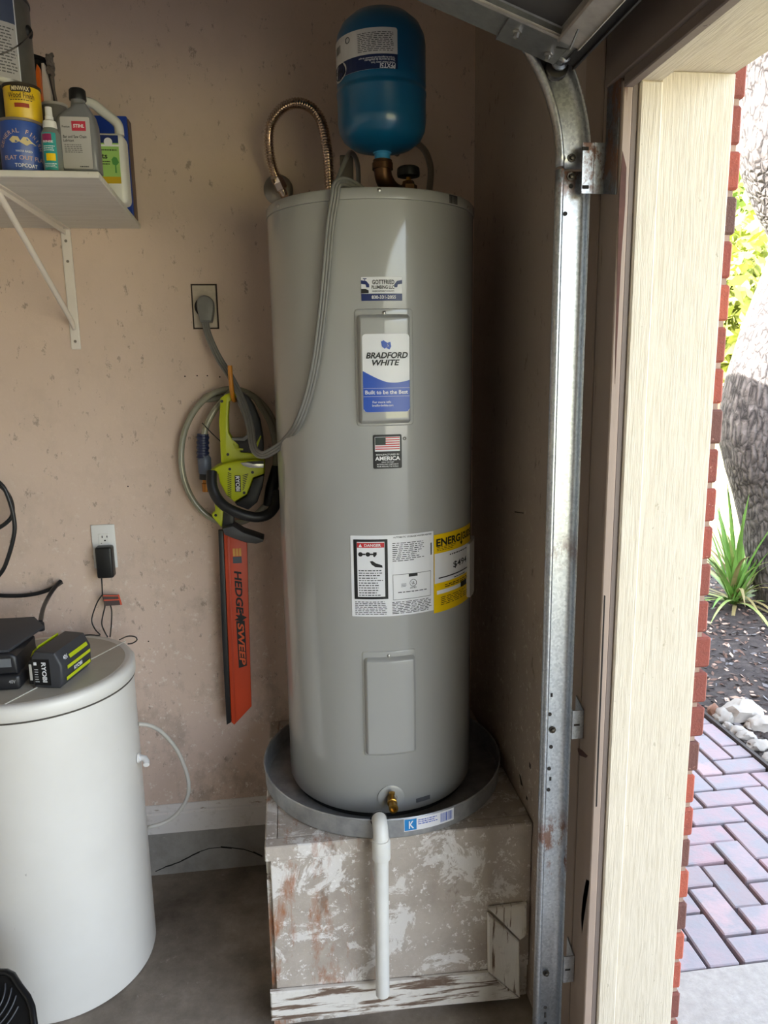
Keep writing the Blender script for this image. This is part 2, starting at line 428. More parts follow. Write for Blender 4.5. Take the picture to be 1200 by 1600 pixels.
while zz < 2.55:
    out = .795; h = 1
    # four courses by the opening stand slightly proud, with a thin cut course above them
    if .86 < zz < 1.07: out = .806
    y = YJ + .006 + rb.uniform(-.002, .002)
    first = True
    while y < 2.0:
        half = first and k % 2; me = bm_half if half else bm_full
        o = shared('brick', me, (out - .045 + rb.uniform(-.002, .002), y, zz), wall_ext, (0, 0, rb.uniform(-.006, .006)))
        y += (.092 if half else .192) + .010; first = False; nco += 1
    zz += PITCHZ; k += 1
# soldier course over the opening
b = NB(); box(b, (-.045, 0, 0), (.045, BH, .192), .004, 1); bm_sol = bpy.data.meshes.new('brick'); b.to_mesh(bm_sol); b.free(); bm_sol.materials.append(BRICK)
y = YJ - .06
while y > -.2:
    shared('brick', bm_sol, (.75 + rb.uniform(-.002, .002), y, HEAD + .078), wall_ext); y -= PITCHZ
# roof over the garage
b = NB()
prism(b, [(-4.9, -5.2, 2.62), (-1.8, -5.2, 3.70), (1.22, -5.2, 2.62), (1.22, -5.2, 2.72), (-1.8, -5.2, 3.82), (-4.9, -5.2, 2.72)], (0, 11.0, 0))
struct('roof', b, M('roof_shingle', '5b5550', .9, var=.2, vs=20))
b = NB(); box(b, (.80, -5.2, 2.60), (1.20, 5.8, 2.62)); struct('soffit', b, M('soffit_paint', 'd8ceb8', .6))

# ================================================================== outdoors
def groundmat(name, a, b_, c, sc, bm_=.6):
    t = NT(name); t.set(Roughness=.95)
    t.base(t.ramp(t.noise(sc, 8, .75), [(.3, a), (.5, b_), (.72, c)])); t.bump(t.noise(sc * 3, 6, .8), bm_, .02); return t.m
LAWN = groundmat('lawn_grass', '85855a', 'a39f70', 'b5ae84', 6)
MULCH = groundmat('mulch_soil', '2a2523', '3d3633', '57504b', 14)
b = NB(); box(b, (-30, -40, -.30), (80, 80, -.045)); struct('ground_lawn', b, LAWN)
b = NB(); box(b, (.783, -6, -.2), (13.0, 1.66, -.004)); struct('ground_apron', b, APRON)
# sloping planting bed with raised edge
b = NB(); sheet(b, lambda u, v: Vector((u, v, -.018 + .10 * min(1, max(0, (u - 1.93) / 1.2)) * min(1, max(0, (5.6 - v))) * min(1, max(0, (3.9 - u))) + .02 * noise.noise((u * 3, v * 3, 0)))), 1.93, 4.0, 1.72, 5.6, 40, 60)
bed = struct('ground_bed', b, MULCH, smooth=180)
def bedz(u, v): return -.018 + .10 * min(1, max(0, (u - 1.93) / 1.2)) * min(1, max(0, (5.6 - v))) * min(1, max(0, (3.9 - u))) + .02 * noise.noise((u * 3, v * 3, 0))
# brick path: sand bed, edging, single pavers in a herringbone
b = NB(); box(b, (.783, 1.662, -.2), (1.935, 5.6, -.040)); path = struct('ground_path', b, groundmat('path_sand', '3f3a34', '5a5247', '6d6455', 25))
b = NB(); box(b, (1.915, 1.68, -.15), (1.930, 5.6, .012)); struct('path_edging', b, M('edging_dark', '3a3430', .7))
def pavermat():
    t = NT('paver_brick'); t.set(Roughness=.8)
    oi = t.node('ShaderNodeObjectInfo')
    c = t.ramp(oi.outputs['Random'], [(0, '8a8285'), (.3, '97868a'), (.55, '9d8589'), (.8, '8f888d'), (1, 'a49092')])
    c = t.mix(t.ramp(t.noise(9, 7, .7), [(.44, 0), (.60, .8)]), c, '85878c')
    t.base(c); t.bump(t.noise(60, 5, .7), .4, .004); return t.m
PAVER = pavermat()
PL, PW = .205, .098
b = NB(); box(b, (-PL / 2 + .005, -PW / 2 + .004, -.05), (PL / 2 - .005, PW / 2 - .004, 0), .004, 1)
bm_pav = bpy.data.meshes.new('paver'); b.to_mesh(bm_pav); b.free(); bm_pav.materials.append(PAVER)
rp = random.Random(5); npv = 0
u_ = PL / 2
def hb(ci, cj):
    """herringbone: which paver covers the unit cell (ci, cj)"""
    k = (ci - cj) % 4
    if k == 0: return ('h', ci, cj)
    if k == 1: return ('h', ci - 1, cj)
    if k == 2: return ('v', ci, cj - 1)
    return ('v', ci, cj)
seen = set()
for ci in range(-2, 14):
    for cj in range(-2, 40):
        seen.add(hb(ci, cj))
for (kd, ci, cj) in sorted(seen):
    x0, y0 = .80 + ci * u_, 1.664 + cj * u_
    cx_, cy_, rz = (x0 + u_, y0 + u_ / 2, 0) if kd == 'h' else (x0 + u_ / 2, y0 + u_, math.pi / 2)
    hx, hy = (u_, u_ / 2) if kd == 'h' else (u_ / 2, u_)
    xa, xb, ya, yb = max(cx_ - hx, .800), min(cx_ + hx, 1.914), max(cy_ - hy, 1.664), min(cy_ + hy, 4.6)     # cut pavers along the edges
    if xb - xa < .03 or yb - ya < .03: continue
    cx_, cy_ = (xa + xb) / 2, (ya + yb) / 2; sx_, sy_ = (xb - xa) / (2 * hx), (yb - ya) / (2 * hy)
    sc_ = (sx_, sy_, 1) if kd == 'h' else (sy_, sx_, 1)
    shared('paver', bm_pav, (cx_, cy_, rp.uniform(-.006, .004)), path, (rp.uniform(-.012, .012), rp.uniform(-.012, .012), rz + rp.uniform(-.02, .02)), sc_); npv += 1

# bare streaks, cracks and holes in the old paint
def marks(name, polys, plane, mat, parent):
    for pl in polys:
        b = NB()
        if plane[0] == 'y': pts = [onY(p, q, plane[1]) for p, q in pl]; ext = Vector((0, .0012, 0))
        else: pts = [onX(p, q, plane[1]) for p, q in pl]; ext = Vector((.0012, 0, 0))
        prism(b, pts, ext); obj(name, b, mat, parent)
BARE = M('bare_wood_brown', '4a2a1f', .8, var=.25, vs=30); GOUGE = M('gouge_dark', '1d1713', .9)
stop = bpy.data.objects['trim_3']
marks('bare_streak', [[(973, 236), (979, 262), (977, 320), (971, 400), (967, 480), (963, 560), (961, 600), (962, 520), (965, 400), (968, 300)]], ('y', YJ - .0066), BARE, stop)
marks('crack', [[(944, 930), (946, 931), (941, 1060), (936, 1180), (933, 1260), (931, 1261), (934, 1170), (939, 1050)]], ('y', YJ - .0066), GOUGE, stop)
inner = bpy.data.objects['trim_2']
marks('bare_patch', [[(916, 1373), (921, 1377), (918, 1400), (913, 1432), (909, 1460), (908, 1430), (911, 1400)], [(901, 1168), (909, 1172), (918, 1181), (915, 1184), (905, 1180)]], ('x', X1 - .0040), BARE, inner)
marks('gouge', [[(811, 1209), (813, 1212), (817, 1229), (814, 1226)], [(827, 1191), (829, 1195), (829, 1202), (827, 1198)], [(822, 1243), (824, 1246), (824, 1251), (822, 1248)], [(804, 799), (818, 801), (818, 802.5), (804, 800.5)]], ('x', X1 - .0005), GOUGE, wall_door)
for px, py in ((289, 588), (308, 587), (324, 587), (343.5, 589), (232, 1002), (200, 760)):
    c = onY(px, py, YW - .0004); b = NB(); lathe(b, c, [(.0022, 0), (.0022, .0006), (.0003, .0006)], 8, (Vector((0, -1, 0)), Vector((1, 0, 0)), Vector((0, 0, 1)))); obj('nail_hole', b, GOUGE, wall_back)
# ================================================================== heater stand
HX, HY, HR = .224, 1.948, .255
SZ = .523                                       # top of the stand
def standmat():
    t = NT('stand_peeling_paint'); t.set(Roughness=.8)
    c = t.ramp(t.noise(5, 6, .7), [(.35, 'a2968a'), (.6, 'b9aea1')])
    c = t.mix(t.ramp(t.noise(9, 9, .75, t.pos(1, 1, 1, (1.3, 0, .4)), .6), [(.53, 0), (.56, .85)]), c, 'ded9d2')
    c = t.mix(t.ramp(t.noise(40, 6, .8, t.pos(1, 1, 1, (4, 0, 2))), [(.58, 0), (.62, .9)]), c, 'e6e2dc')
    c = t.mix(t.ramp(t.noise(6, 8, .7, t.pos(1.5, 1, .6, (7.2, 0, 3.1))), [(.6, 0), (.66, .8)]), c, '7d6a5a')
    left = t.zramp([(-.11, 1.0), (.05, .85), (.16, .45), (.25, .05), (.6, .1)], 0)
    c = t.mix(t.mul(t.ramp(t.noise(5.5, 8, .72, t.pos(2.2, 1, .55, (2.5, 0, 6.1)), .4), [(.525, 0), (.63, .9)]), left), c, '9c5f33')   # rust runs
    t.base(c); t.bump(t.noise(34, 8, .8), .5, .004); return t.m
STAND = standmat()
SX0, SX1, SY0 = -.098, X1 - .002, 1.636
st = thing('water_heater_stand', (.24, 1.96, 0), 'low box platform with peeling white paint and rust stains under the water heater', 'stand')
b = NB(); box(b, (SX0 + .014, SY0 + .012, 0), (SX1, YW - .001, SZ - .022)); obj('carcass', b, STAND, st)
b = NB(); box(b, (SX0 + .012, SY0, .10), (SX1, SY0 + .012, SZ - .040), .002, 1); obj('front_panel', b, STAND, st)
b = NB(); box(b, (SX0, SY0 - .006, SZ - .040), (SX1, SY0 + .03, SZ), .003, 1); obj('front_edge_board', b, STAND, st)
b = NB(); box(b, (SX0, SY0 + .031, SZ - .10), (SX0 + .03, YW - .001, SZ), .003, 1); obj('side_edge_board', b, STAND, st)
b = NB(); box(b, (SX0 + .001, SY0 + .014, 0), (SX0 + .0135, YW - .001, SZ - .101)); obj('side_panel', b, STAND, st)
b = NB(); box(b, (SX0 + .031, SY0 + .031, SZ - .0215), (SX1, YW - .001, SZ), .001, 1); obj('top_panel', b, STAND, st)
def trimpoly(pxs, name, mat):
    b = NB(); pxprism(b, pxs, 1.621, .0148, .003, 1); return obj(name, b, mat, st)
trimpoly([(422, 1552), (763, 1521), (812, 1561), (424, 1597)], 'base_trim', PEEL_X)
trimpoly([(762.5, 1428), (812, 1472), (813, 1560), (763.5, 1520)], 'upright_trim', PEEL_Z)
trimpoly([(764, 1421), (824, 1413), (824, 1462), (813, 1470)], 'return_trim', PEEL_Z)
# ================================================================== drain pan
t = NT('galvanised_pan'); t.set(Roughness=.42, Metallic=.55)
t.base(t.ramp(t.noise(30, 4, .6), [(.35, '9a9b9c'), (.65, 'b0b1b0')])); PAN = t.m
PX, PY, PR = .2295, 1.947, .333
pan = thing('drain_pan', (PX, PY, SZ), 'round shallow galvanised metal drain pan under the water heater', 'pan')
b = NB(); lathe(b, (PX, PY, SZ), [(0.001, .001), (PR - .006, .001), (PR - .001, .006), (PR, .052), (PR + .003, .055), (PR + .001, .058), (PR - .0025, .055), (PR - .0035, .008), (PR - .008, .0035), (.001, .0035)], 96)
obj('tray', b, PAN, pan, smooth=40)
def cylmap(cx, cy, r, a0, z0):
    return lambda u, v, l: Vector((cx + (r + l) * math.sin(a0 + u / r), cy - (r + l) * math.cos(a0 + u / r), z0 + v))
def cyl_at(px, py, cx, cy, r): P, a = onC(px, py, cx, cy, r); return cylmap(cx, cy, r, a, P.z)
WHITE = M('sticker_white', 'e4e4e6', .35); BLACK = M('print_black', '121214', .5); NAVY = M('print_navy', '1c2c63', .4)
BLUE = M('print_blue', '2f56b4', .35); RED = M('print_red', 'c1272d', .4); YEL = M('print_yellow', 'edc400', .4); GREYP = M('print_grey', '6f7074', .5)
rnd = random.Random(21)
f = cyl_at(672, 1282, PX, PY, PR)
b = NB(); patch(b, f, .135, .034, .0006, 0, 14, 2, .0008); pst = obj('sticker', b, WHITE, pan, 'white and blue product sticker')
b = NB(); rect(b, f, -.066, -.015, -.036, .015, .0018, 4); obj('logo_block', b, M('pan_blue', '1f7fc0', .4), pst)
b = NB(); write(b, f, 'K', -.049, 0, .013, .020, .0022, .02); obj('lettering', b, WHITE, pst)
b = NB(); fineprint(b, f, -.032, .012, .02, -.004, 3, .0018, rnd); bars(b, f, .028, -.012, .062, .012, .0018, rnd, 18); obj('print', b, BLUE, pst)
# pvc drain line from the pan
PVC = M('pvc_white', 'dcdad3', .4, var=.05, vs=14)
dp = thing('drain_pipe', tuple(onZ(597, 1552, 0)), 'white plastic drain pipe hanging down from the pan in front of the stand', 'pipe')
yp = PY - PR - .018
e0 = onY(594, 1290, yp)
b = NB(); lathe(b, (e0.x, yp + .028, e0.z), [(.021, 0), (.021, .004), (.016, .006)], 24, (Vector((0, -1, 0)), Vector((1, 0, 0)), Vector((0, 0, 1)))); obj('wall_seal', b, M('rubber_black', '151515', .6), dp)
b = NB(); tube(b, catmull([(e0.x, yp + .03, e0.z + .002), (e0.x, yp + .006, e0.z), (e0.x, yp - .012, e0.z - .02), (e0.x, yp - .014, e0.z - .05)], 5), .0185, 20); lathe(b, (e0.x, yp - .014, e0.z - .078), [(.0215, 0), (.0222, .003), (.0222, .045), (.0205, .052)], 24); obj('elbow', b, PVC, dp, smooth=40)
zb_ = onY(598, 1553, yp - .014).z; xb_ = onY(598, 1553, yp - .014).x
b = NB(); tube(b, [(e0.x, yp - .014, e0.z - .06), (xb_, yp - .014, zb_)], .0172, 20); obj('pipe', b, PVC, dp, smooth=40)
# ================================================================== water heater
t = NT('heater_enamel'); t.set(Roughness=.38); t.b.inputs['Coat Weight'].default_value = .8; t.b.inputs['Coat Roughness'].default_value = .07
t.base(t.ramp(t.noise(2.5, 3), [(.3, '9f9f9c'), (.7, 'a4a4a0')])); ENAM = t.m
DARK = M('dark_gap', '1b1a19', .7); SCREW = M('screw_steel', 'b9b6b0', .3, 1); BRASS = M('brass', 'a57f3c', .32, 1)
wh = thing('water_heater', (HX, HY, SZ + .004), 'tall light grey cylindrical electric water heater standing in a drain pan', 'water heater')
Z0, Z1 = SZ + .005, 2.042
b = NB(); lathe(b, (HX, HY, 0), [(HR - .012, Z0), (HR - .012, Z0 + .016)], 96); obj('base_ring', b, DARK, wh, smooth=40)
b = NB(); lathe(b, (HX, HY, 0), [(HR - .012, Z0 + .014), (HR - .003, Z0 + .016), (HR, Z0 + .024), (HR, 2.016), (HR - .003, 2.019)], 128); obj('tank_jacket', b, ENAM, wh, smooth=40)
b = NB(); lathe(b, (HX, HY, 0), [(HR - .004, 2.017), (HR + .0022, 2.0175), (HR + .0025, 2.020), (HR + .0022, 2.036), (HR - .002, 2.041), (HR - .010, Z1), (.02, Z1 + .003), (.001, Z1 + .003)], 128, caps=False); cap = obj('top_cap', b, ENAM, wh, smooth=40)
def screw(f, u, v, r, parent, lift=0):
    b = NB(); c = f(u, v, lift); n = (f(u, v, lift + .01) - c).normalized()
    lathe(b, c, [(r, 0), (r, .0012), (r * .6, .0024), (.0002, .0028)], 14, frame_of(n)); return obj('screw', b, SCREW, parent, smooth=50)
for px, py in ((592.5, 297), (435, 322), (731, 325)):
    screw(cyl_at(px, py, HX, HY, HR + .0025), 0, 0, .0045, cap)
f = cyl_at(708.5, 312, HX, HY, HR + .0025)
for i in range(6):
    b = NB(); box_ = [f(-.014 + i * .0052 + d, v, .0004) for d, v in ((0, -.009), (.003, -.009), (.003, .009), (0, .009))]
    prism(b, box_, (f(0, 0, -.002) - f(0, 0, 0))); obj('vent_slot', b, DARK, cap)
def raised(f, w, h, d, edge, rad, name, mat, parent, nu=44, nv=70, base=0.0):
    """pressed cover with rolled edges on the curved jacket"""
    def H(u, v):
        qx, qy = abs(u) - (w / 2 - rad), abs(v) - (h / 2 - rad)
        s = -(math.hypot(max(qx, 0), max(qy, 0)) + min(max(qx, qy), 0) - rad)
        k = min(1, max(0, s / edge)); return base + d * math.sin(k * math.pi / 2)
    b = NB()
    us = sorted({-w / 2, w / 2} | {(-w / 2 + edge * i / 6) for i in range(7)} | {(w / 2 - edge * i / 6) for i in range(7)} | {-w / 2 + w * i / 24 for i in range(25)})
    vs = sorted({-h / 2, h / 2} | {(-h / 2 + edge * i / 6) for i in range(7)} | {(h / 2 - edge * i / 6) for i in range(7)} | {-h / 2 + h * i / 30 for i in range(31)})
    def sq(u, v):                               # pull corner points onto the rounded outline
        qx, qy = abs(u) - (w / 2 - rad), abs(v) - (h / 2 - rad)
        if qx > 0 and qy > 0:
            L = max(qx, qy); l2 = math.hypot(qx, qy); k = L / l2
            return math.copysign(w / 2 - rad + qx * k, u), math.copysign(h / 2 - rad + qy * k, v)
        return u, v
    g = []
    for v in vs:
        row = []
        for u in us: a, c = sq(u, v); row.append(b.verts.new(f(a, c, H(a, c))))
        g.append(row)
    for A, B in zip(g, g[1:]):
        for i in range(len(us) - 1): b.faces.new((A[i], A[i + 1], B[i + 1], B[i]))
    return obj(name, b, mat, parent, smooth=60)
def cyl_rect(x0, y0, x1, y1, ow, oh):
    """map for a patch laid out as ow x oh metres, fitted to the place and size it has on the jacket"""
    ym, xm = (y0 + y1) / 2, (x0 + x1) / 2
    A, aa = onC(x0, ym, HX, HY, HR); B, ab = onC(x1, ym, HX, HY, HR); zt = onC(xm, y0, HX, HY, HR)[0].z; zb = onC(xm, y1, HX, HY, HR)[0].z
    kx, ky = (ab - aa) * HR / ow, (zt - zb) / oh; f = cylmap(HX, HY, HR, (aa + ab) / 2, (zt + zb) / 2)
    return lambda u, v, l: f(u * kx, v * ky, l)
# upper access panel and its stickers
f1 = cyl_rect(555, 482, 645.5, 665.5, .155, .318)
plate = raised(f1, .155, .318, .0022, .003, .010, 'upper_panel_plate', ENAM, wh)
screw(f1, .0, .147, .0045, plate, .002)
f2 = cyl_rect(559.5, 491, 640.5, 662, .134, .292)
cov = raised(f2, .134, .292, .017, .012, .010, 'upper_panel_cover', ENAM, wh, base=.0015)
f3 = cyl_rect(568, 522, 635.5, 643, .113, .206); L0 = .0188
b = NB(); patch(b, f3, .113, .206, .0005, .009, 16, 10, L0 - .0003); bs = obj('brand_sticker', b, WHITE, cov, 'white and blue maker sticker')
L1 = L0 + .0008
def wave(u): return -.003 - .022 * math.sin((u + .0565) / .113 * math.pi * .75) + (.010 if u < 0 else .0) * (1 - (u + .0565) / .0565)
b = NB(); N = 24; R_ = .009
for i in range(N):
    ua, ub = -.0562 + .1124 * i / N, -.0562 + .1124 * (i + 1) / N
    def bot(u): d = abs(u) - (.0562 - R_); return -.1028 + (R_ - math.sqrt(max(0, R_ * R_ - d * d)) if d > 0 else 0)
    b.faces.new([b.verts.new(f3(u, v, L1)) for u, v in ((ua, bot(ua)), (ub, bot(ub)), (ub, wave(ub)), (ua, wave(ua)))])
obj('blue_field', b, BLUE, bs)
L2 = L1 + .0005
b = NB(); write(b, f3, 'BRADFORD', .002, .047, .100, .0165, L2, .03, .25); write(b, f3, 'WHITE', -.001, .028, .066, .0155, L2, .03, .25); obj('lettering', b, BLACK, bs)
b = NB(); poly(b, f3, [(-.012, .083), (-.006, .086), (.002, .080), (.004, .070), (-.004, .064), (-.010, .070)], L2); poly(b, f3, [(.002, .079), (.010, .082), (.012, .070), (.008, .062), (.000, .066), (.006, .071)], L2); obj('emblem', b, BLUE, bs)
b = NB(); write(b, f3, 'Built to be the Best', 0, -.050, .103, .0105, L2, .02); write(b, f3, 'For more info', -.012, -.076, .044, .006, L2, .01); write(b, f3, 'bradfordwhite.com', -.010, -.085, .050, .006, L2, .01)
rect(b, f3, -.0555, -.0395, .0555, -.0388, L2, 8); rect(b, f3, -.0555, -.0615, .0555, -.0608, L2, 8); obj('slogan', b, WHITE, bs)
# plumber sticker
f4 = cyl_rect(564.5, 432.5, 628, 470, .112, .066)
b = NB(); patch(b, f4, .112, .066, .0005, 0, 12, 4, .0006); ps = obj('plumber_sticker', b, WHITE, wh, 'white and blue plumber business sticker')
b = NB(); rect(b, f4, -.056, -.033, .056, -.013, .0018, 12)
for s in (-1, 1):
    poly(b, f4, [(s * .056, .024), (s * .042, .022), (s * .034, .012), (s * .034, .004), (s * .042, .004), (s * .044, .012), (s * .056, .014)], .0018)
rect(b, f4, -.051, .027, -.041, .029, .0018); rect(b, f4, -.047, .022, -.045, .028, .0018); obj('blue_print', b, NAVY, ps)
b = NB(); poly(b, f4, [(-.056, -.010), (-.056, .000), (-.044, .000), (-.036, -.004), (-.036, -.012), (-.056, -.012)], .0020)
write(b, f4, 'GOTTFRIED', .004, .0185, .060, .0125, .0020, .02); write(b, f4, 'PLUMBING LLC', .003, .0045, .062, .0095, .0020, .02); write(b, f4, 'WHERE INTEGRITY COUNTS', .003, -.0065, .060, .0045, .0020, .01); obj('lettering', b, BLACK, ps)
b = NB(); write(b, f4, '830-331-2055', .005, -.023, .066, .0095, .0024, .02); obj('phone_number', b, WHITE, ps)
# flag sticker
f5 = cyl_rect(583, 679, 627.5, 732, .078, .094)
b = NB(); patch(b, f5, .078, .094, .0005, .004, 10, 6, .0006); fs_ = obj('flag_sticker', b, BLACK, wh, 'black sticker with a striped flag')
b = NB(); rect(b, f5, -.034, .001, .034, .041, .0018, 6); obj('flag_ground', b, WHITE, fs_)
b = NB()
for i in range(6): rect(b, f5, -.033, .040 - i * .0062 - .0031, .033, .040 - i * .0062, .0022, 6)
obj('flag_stripes', b, RED, fs_)
b = NB(); rect(b, f5, -.033, .019, -.005, .040, .0026, 3); obj('flag_canton', b, M('canton', '26332f', .5), fs_)
b = NB(); write(b, f5, 'MANUFACTURED IN', 0, -.008, .062, .0045, .0020, .01); write(b, f5, 'AMERICA', 0, -.0185, .068, .0115, .0020, .03)
for i, (w_, s_) in enumerate(((.034, 'USING THE FINEST'), (.058, 'MATERIALS AND COMPONENTS'), (.058, 'FROM AROUND THE WORLD'))): write(b, f5, s_, 0, -.029 - i * .006, w_, .0036, .0020, .008)
obj('lettering', b, WHITE, fs_)
screw(cyl_at(632, 685, HX, HY, HR), 0, 0, .004, wh)
# rating label and yellow energy label, one long strip
PA, aA = onC(549, 900, HX, HY, HR); PB_, aB = onC(677, 900, HX, HY, HR); PC_, aC = onC(733, 890, HX, HY, HR)
zt, zl = onC(612, 836, HX, HY, HR)[0].z, onC(600, 963, HX, HY, HR)[0].z
wA = (aB - aA) * HR; hA = zt - zl
f6 = cylmap(HX, HY, HR, (aA + aB) / 2, (zt + zl) / 2)
b = NB(); patch(b, f6, wA, hA, .0005, .002, 16, 6, .0006); rl = obj('rating_sticker', b, WHITE, wh, 'white rating plate sticker with a danger notice')
def U(k): return -wA / 2 + wA * k              # fractions of the sticker
def V(k): return hA / 2 - hA * k
b = NB(); rect(b, f6, U(.035), V(.78), U(.425), V(.045), .0018, 6); obj('danger_frame', b, BLACK, rl)
b = NB(); rect(b, f6, U(.075), V(.75), U(.39), V(.075), .0022, 6); obj('danger_field', b, WHITE, rl)
b = NB(); rect(b, f6, U(.078), V(.145), U(.387), V(.085), .0026, 6); obj('danger_band', b, RED, rl)
b = NB(); write(b, f6, 'DANGER', U(.255), V(.116), wA * .19, hA * .034, .0030, .02); poly(b, f6, [(U(.095), V(.137)), (U(.135), V(.137)), (U(.115), V(.095))], .0030); obj('danger_word', b, WHITE, rl)
b = NB(); rect(b, f6, U(.12), V(.235), U(.27), V(.215), .0026)
for k_ in (.115, .20): lathe(b, f6(U(k_), V(.225), .0026), [(.0055, 0), (.0055, .0002)], 12, frame_of(f6(U(k_), 0, .01) - f6(U(k_), 0, 0)))
poly(b, f6, [(U(.26), V(.20)), (U(.30), V(.20)), (U(.30), V(.23)), (U(.275), V(.26)), (U(.26), V(.25))], .0026)
poly(b, f6, [(U(.22), V(.31)), (U(.25), V(.305)), (U(.29), V(.335)), (U(.36), V(.36)), (U(.365), V(.39)), (U(.28), V(.38)), (U(.24), V(.35))], .0026)
fineprint(b, f6, U(.09), V(.41), U(.385), V(.745), 11, .0026, rnd, .35, .35)
write(b, f6, 'AUTOMATIC STORAGE WATER HEATER', U(.73), V(.03), wA * .48, hA * .02, .0018, .01)
fineprint(b, f6, U(.48), V(.09), U(.90), V(.33), 10, .0018, rnd, .35, .4); bars(b, f6, U(.955), V(.29), U(.975), V(.14), .0018, rnd, 6)
for q in ((.48, .485, .955, .49), (.48, .795, .955, .80)): rect(b, f6, U(q[0]), V(q[3]), U(q[2]), V(q[1]), .0018, 6)
for q in (.48, .953): rect(b, f6, U(q), V(.80), U(q + .003), V(.485), .0018)
rect(b, f6, U(.67), V(.525), U(.78), V(.488), .0018); fineprint(b, f6, U(.58), V(.60), U(.65), V(.65), 3, .0018, rnd, .35); fineprint(b, f6, U(.54), V(.70), U(.9), V(.72), 1, .0018, rnd, .5, 0)
fineprint(b, f6, U(.04), V(.805), U(.42), V(.98), 8, .0018, rnd, .4, .1); fineprint(b, f6, U(.47), V(.82), U(.97), V(.98), 8, .0018, rnd, .4, .1)
fr = frame_of(f6(U(.725), 0, .01) - f6(U(.725), 0, 0)); tube(b, [f6(U(.725) + .0085 * math.cos(a), V(.605) + .0085 * math.sin(a), .0018) for a in (2 * math.pi * i / 20 for i in range(20))], .0006, 4, True)
write(b, f6, 'UL', U(.725), V(.605), .007, .007, .0018, .02); write(b, f6, 'LISTED', U(.725), V(.665), .016, .004, .0018, .02)
obj('print', b, BLACK, rl)
wB = (aC - aB) * HR; zt2, zl2 = onC(705, 830, HX, HY, HR)[0].z, onC(705, 950, HX, HY, HR)[0].z; hB = zt2 - zl2
f7 = cylmap(HX, HY, HR, (aC + aB) / 2 + .004, (zt2 + zl2) / 2)
b = NB(); patch(b, f7, wB, hB, .0005, 0, 10, 4, .0009); el = obj('energy_sticker', b, YEL, wh, 'yellow energy guide sticker')
def U2(k): return -wB / 2 + wB * k
def V2(k): return hB / 2 - hB * k
b = NB(); rect(b, f7, U2(.01), V2(.62), U2(.99), V2(.24), .0018, 8); rect(b, f7, U2(.05), V2(.765), U2(.95), V2(.715), .0018, 8); obj('white_field', b, WHITE, el)
b = NB(); write(b, f7, 'ENERG', U2(.30), V2(.105), wB * .52, hB * .10, .0020, .035); write(b, f7, 'GUIDE', U2(.80), V2(.105), wB * .35, hB * .10, .0020, .035)
poly(b, f7, [(U2(.585), V2(.05)), (U2(.61), V2(.05)), (U2(.61), V2(.17)), (U2(.64), V2(.17)), (U2(.597), V2(.215)), (U2(.555), V2(.17)), (U2(.585), V2(.17))], .0020)
write(b, f7, '$494', U2(.58), V2(.44), wB * .40, hB * .095, .0022, .012); rect(b, f7, U2(.08), V2(.565), U2(.93), V2(.55), .0022, 6)
fineprint(b, f7, U2(.05), V2(.155), U2(.5), V2(.215), 3, .0020, rnd, .35); fineprint(b, f7, U2(.30), V2(.275), U2(.78), V2(.30), 1, .0022, rnd, .6, 0)
fineprint(b, f7, U2(.40), V2(.59), U2(.72), V2(.61), 1, .0022, rnd, .6, 0); fineprint(b, f7, U2(.2), V2(.65), U2(.9), V2(.70), 2, .0022, rnd, .45, 0)
rect(b, f7, U2(.58), V2(.775), U2(.78), V2(.70), .0022, 3); fineprint(b, f7, U2(.12), V2(.80), U2(.95), V2(.92), 5, .0020, rnd, .35, .4); obj('print', b, BLACK, el)
# document pouch on the right side
f8 = cylmap(HX, HY, HR, 1.22, onC(738, 880, HX, HY, HR)[0].z)
b = NB(); patch(b, f8, .10, .145, .009, .006, 8, 6, .0005); obj('document_pouch', b, M('pouch_plastic', 'c3c1bd', .35, var=.1, vs=30), wh, 'pale plastic document pouch')
# lower access panel
g1 = cyl_rect(567, 1017, 650, 1180, .147, .305)
lp = raised(g1, .147, .305, .0018, .003, .008, 'lower_panel_plate', ENAM, wh)
screw(g1, -.002, .139, .004, lp, .0015)
g2 = cyl_rect(570.5, 1026, 648.5, 1178, .130, .275)
raised(g2, .130, .275, .013, .010, .010, 'lower_panel_cover', ENAM, wh, base=.0015)
# drain valve
g3 = cyl_at(611, 1246, HX, HY, HR); c = g3(0, 0, 0); n = (g3(0, 0, .01) - c).normalized(); fr = frame_of(n)
dv = obj('drain_valve', lathe(NB(), c + n * .001, [(.0105, 0), (.0105, .014), (.0125, .015), (.0125, .026), (.010, .027), (.010, .040), (.0118, .041), (.0118, .050), (.0075, .050), (.0075, .044), (.001, .044)], 24, fr), BRASS, wh, smooth=40)
b = NB(); lathe(b, c, [(.034, 0), (.034, .0015), (.028, .0035), (.0150, .0035), (.0145, .001)], 32, fr); obj('escutcheon', b, ENAM, dv, smooth=40)
b = NB(); lathe(b, c + Vector((0, 0, .0)) + n * .020, [(.0055, 0), (.0055, .020), (.0075, .021), (.0075, .026), (.002, .028)], 12, (Vector((0, 0, 1)), fr[1].cross(Vector((0, 0, 1))).normalized() if False else Vector((1, 0, 0)), Vector((0, 1, 0)))); obj('stem', b, BRASS, dv, smooth=40)
g4 = cyl_at(661, 1248, HX, HY, HR)
b = NB(); patch(b, g4, .040, .011, .001, .001, 6, 2, .0004); obj('slot_cover', b, M('slot_grey', '5b5c5e', .4), wh, 'small dark grey slot cover')
# pipe nipples on the top
for nm, (nx, ny) in (('cold_nipple', (.10, 2.06)), ('hot_nipple', (.335, 1.965))):
    b = NB(); lathe(b, (nx, ny, Z1 + .002), [(.014, 0), (.014, .03)], 20); obj(nm, b, BRASS, wh, smooth=40)
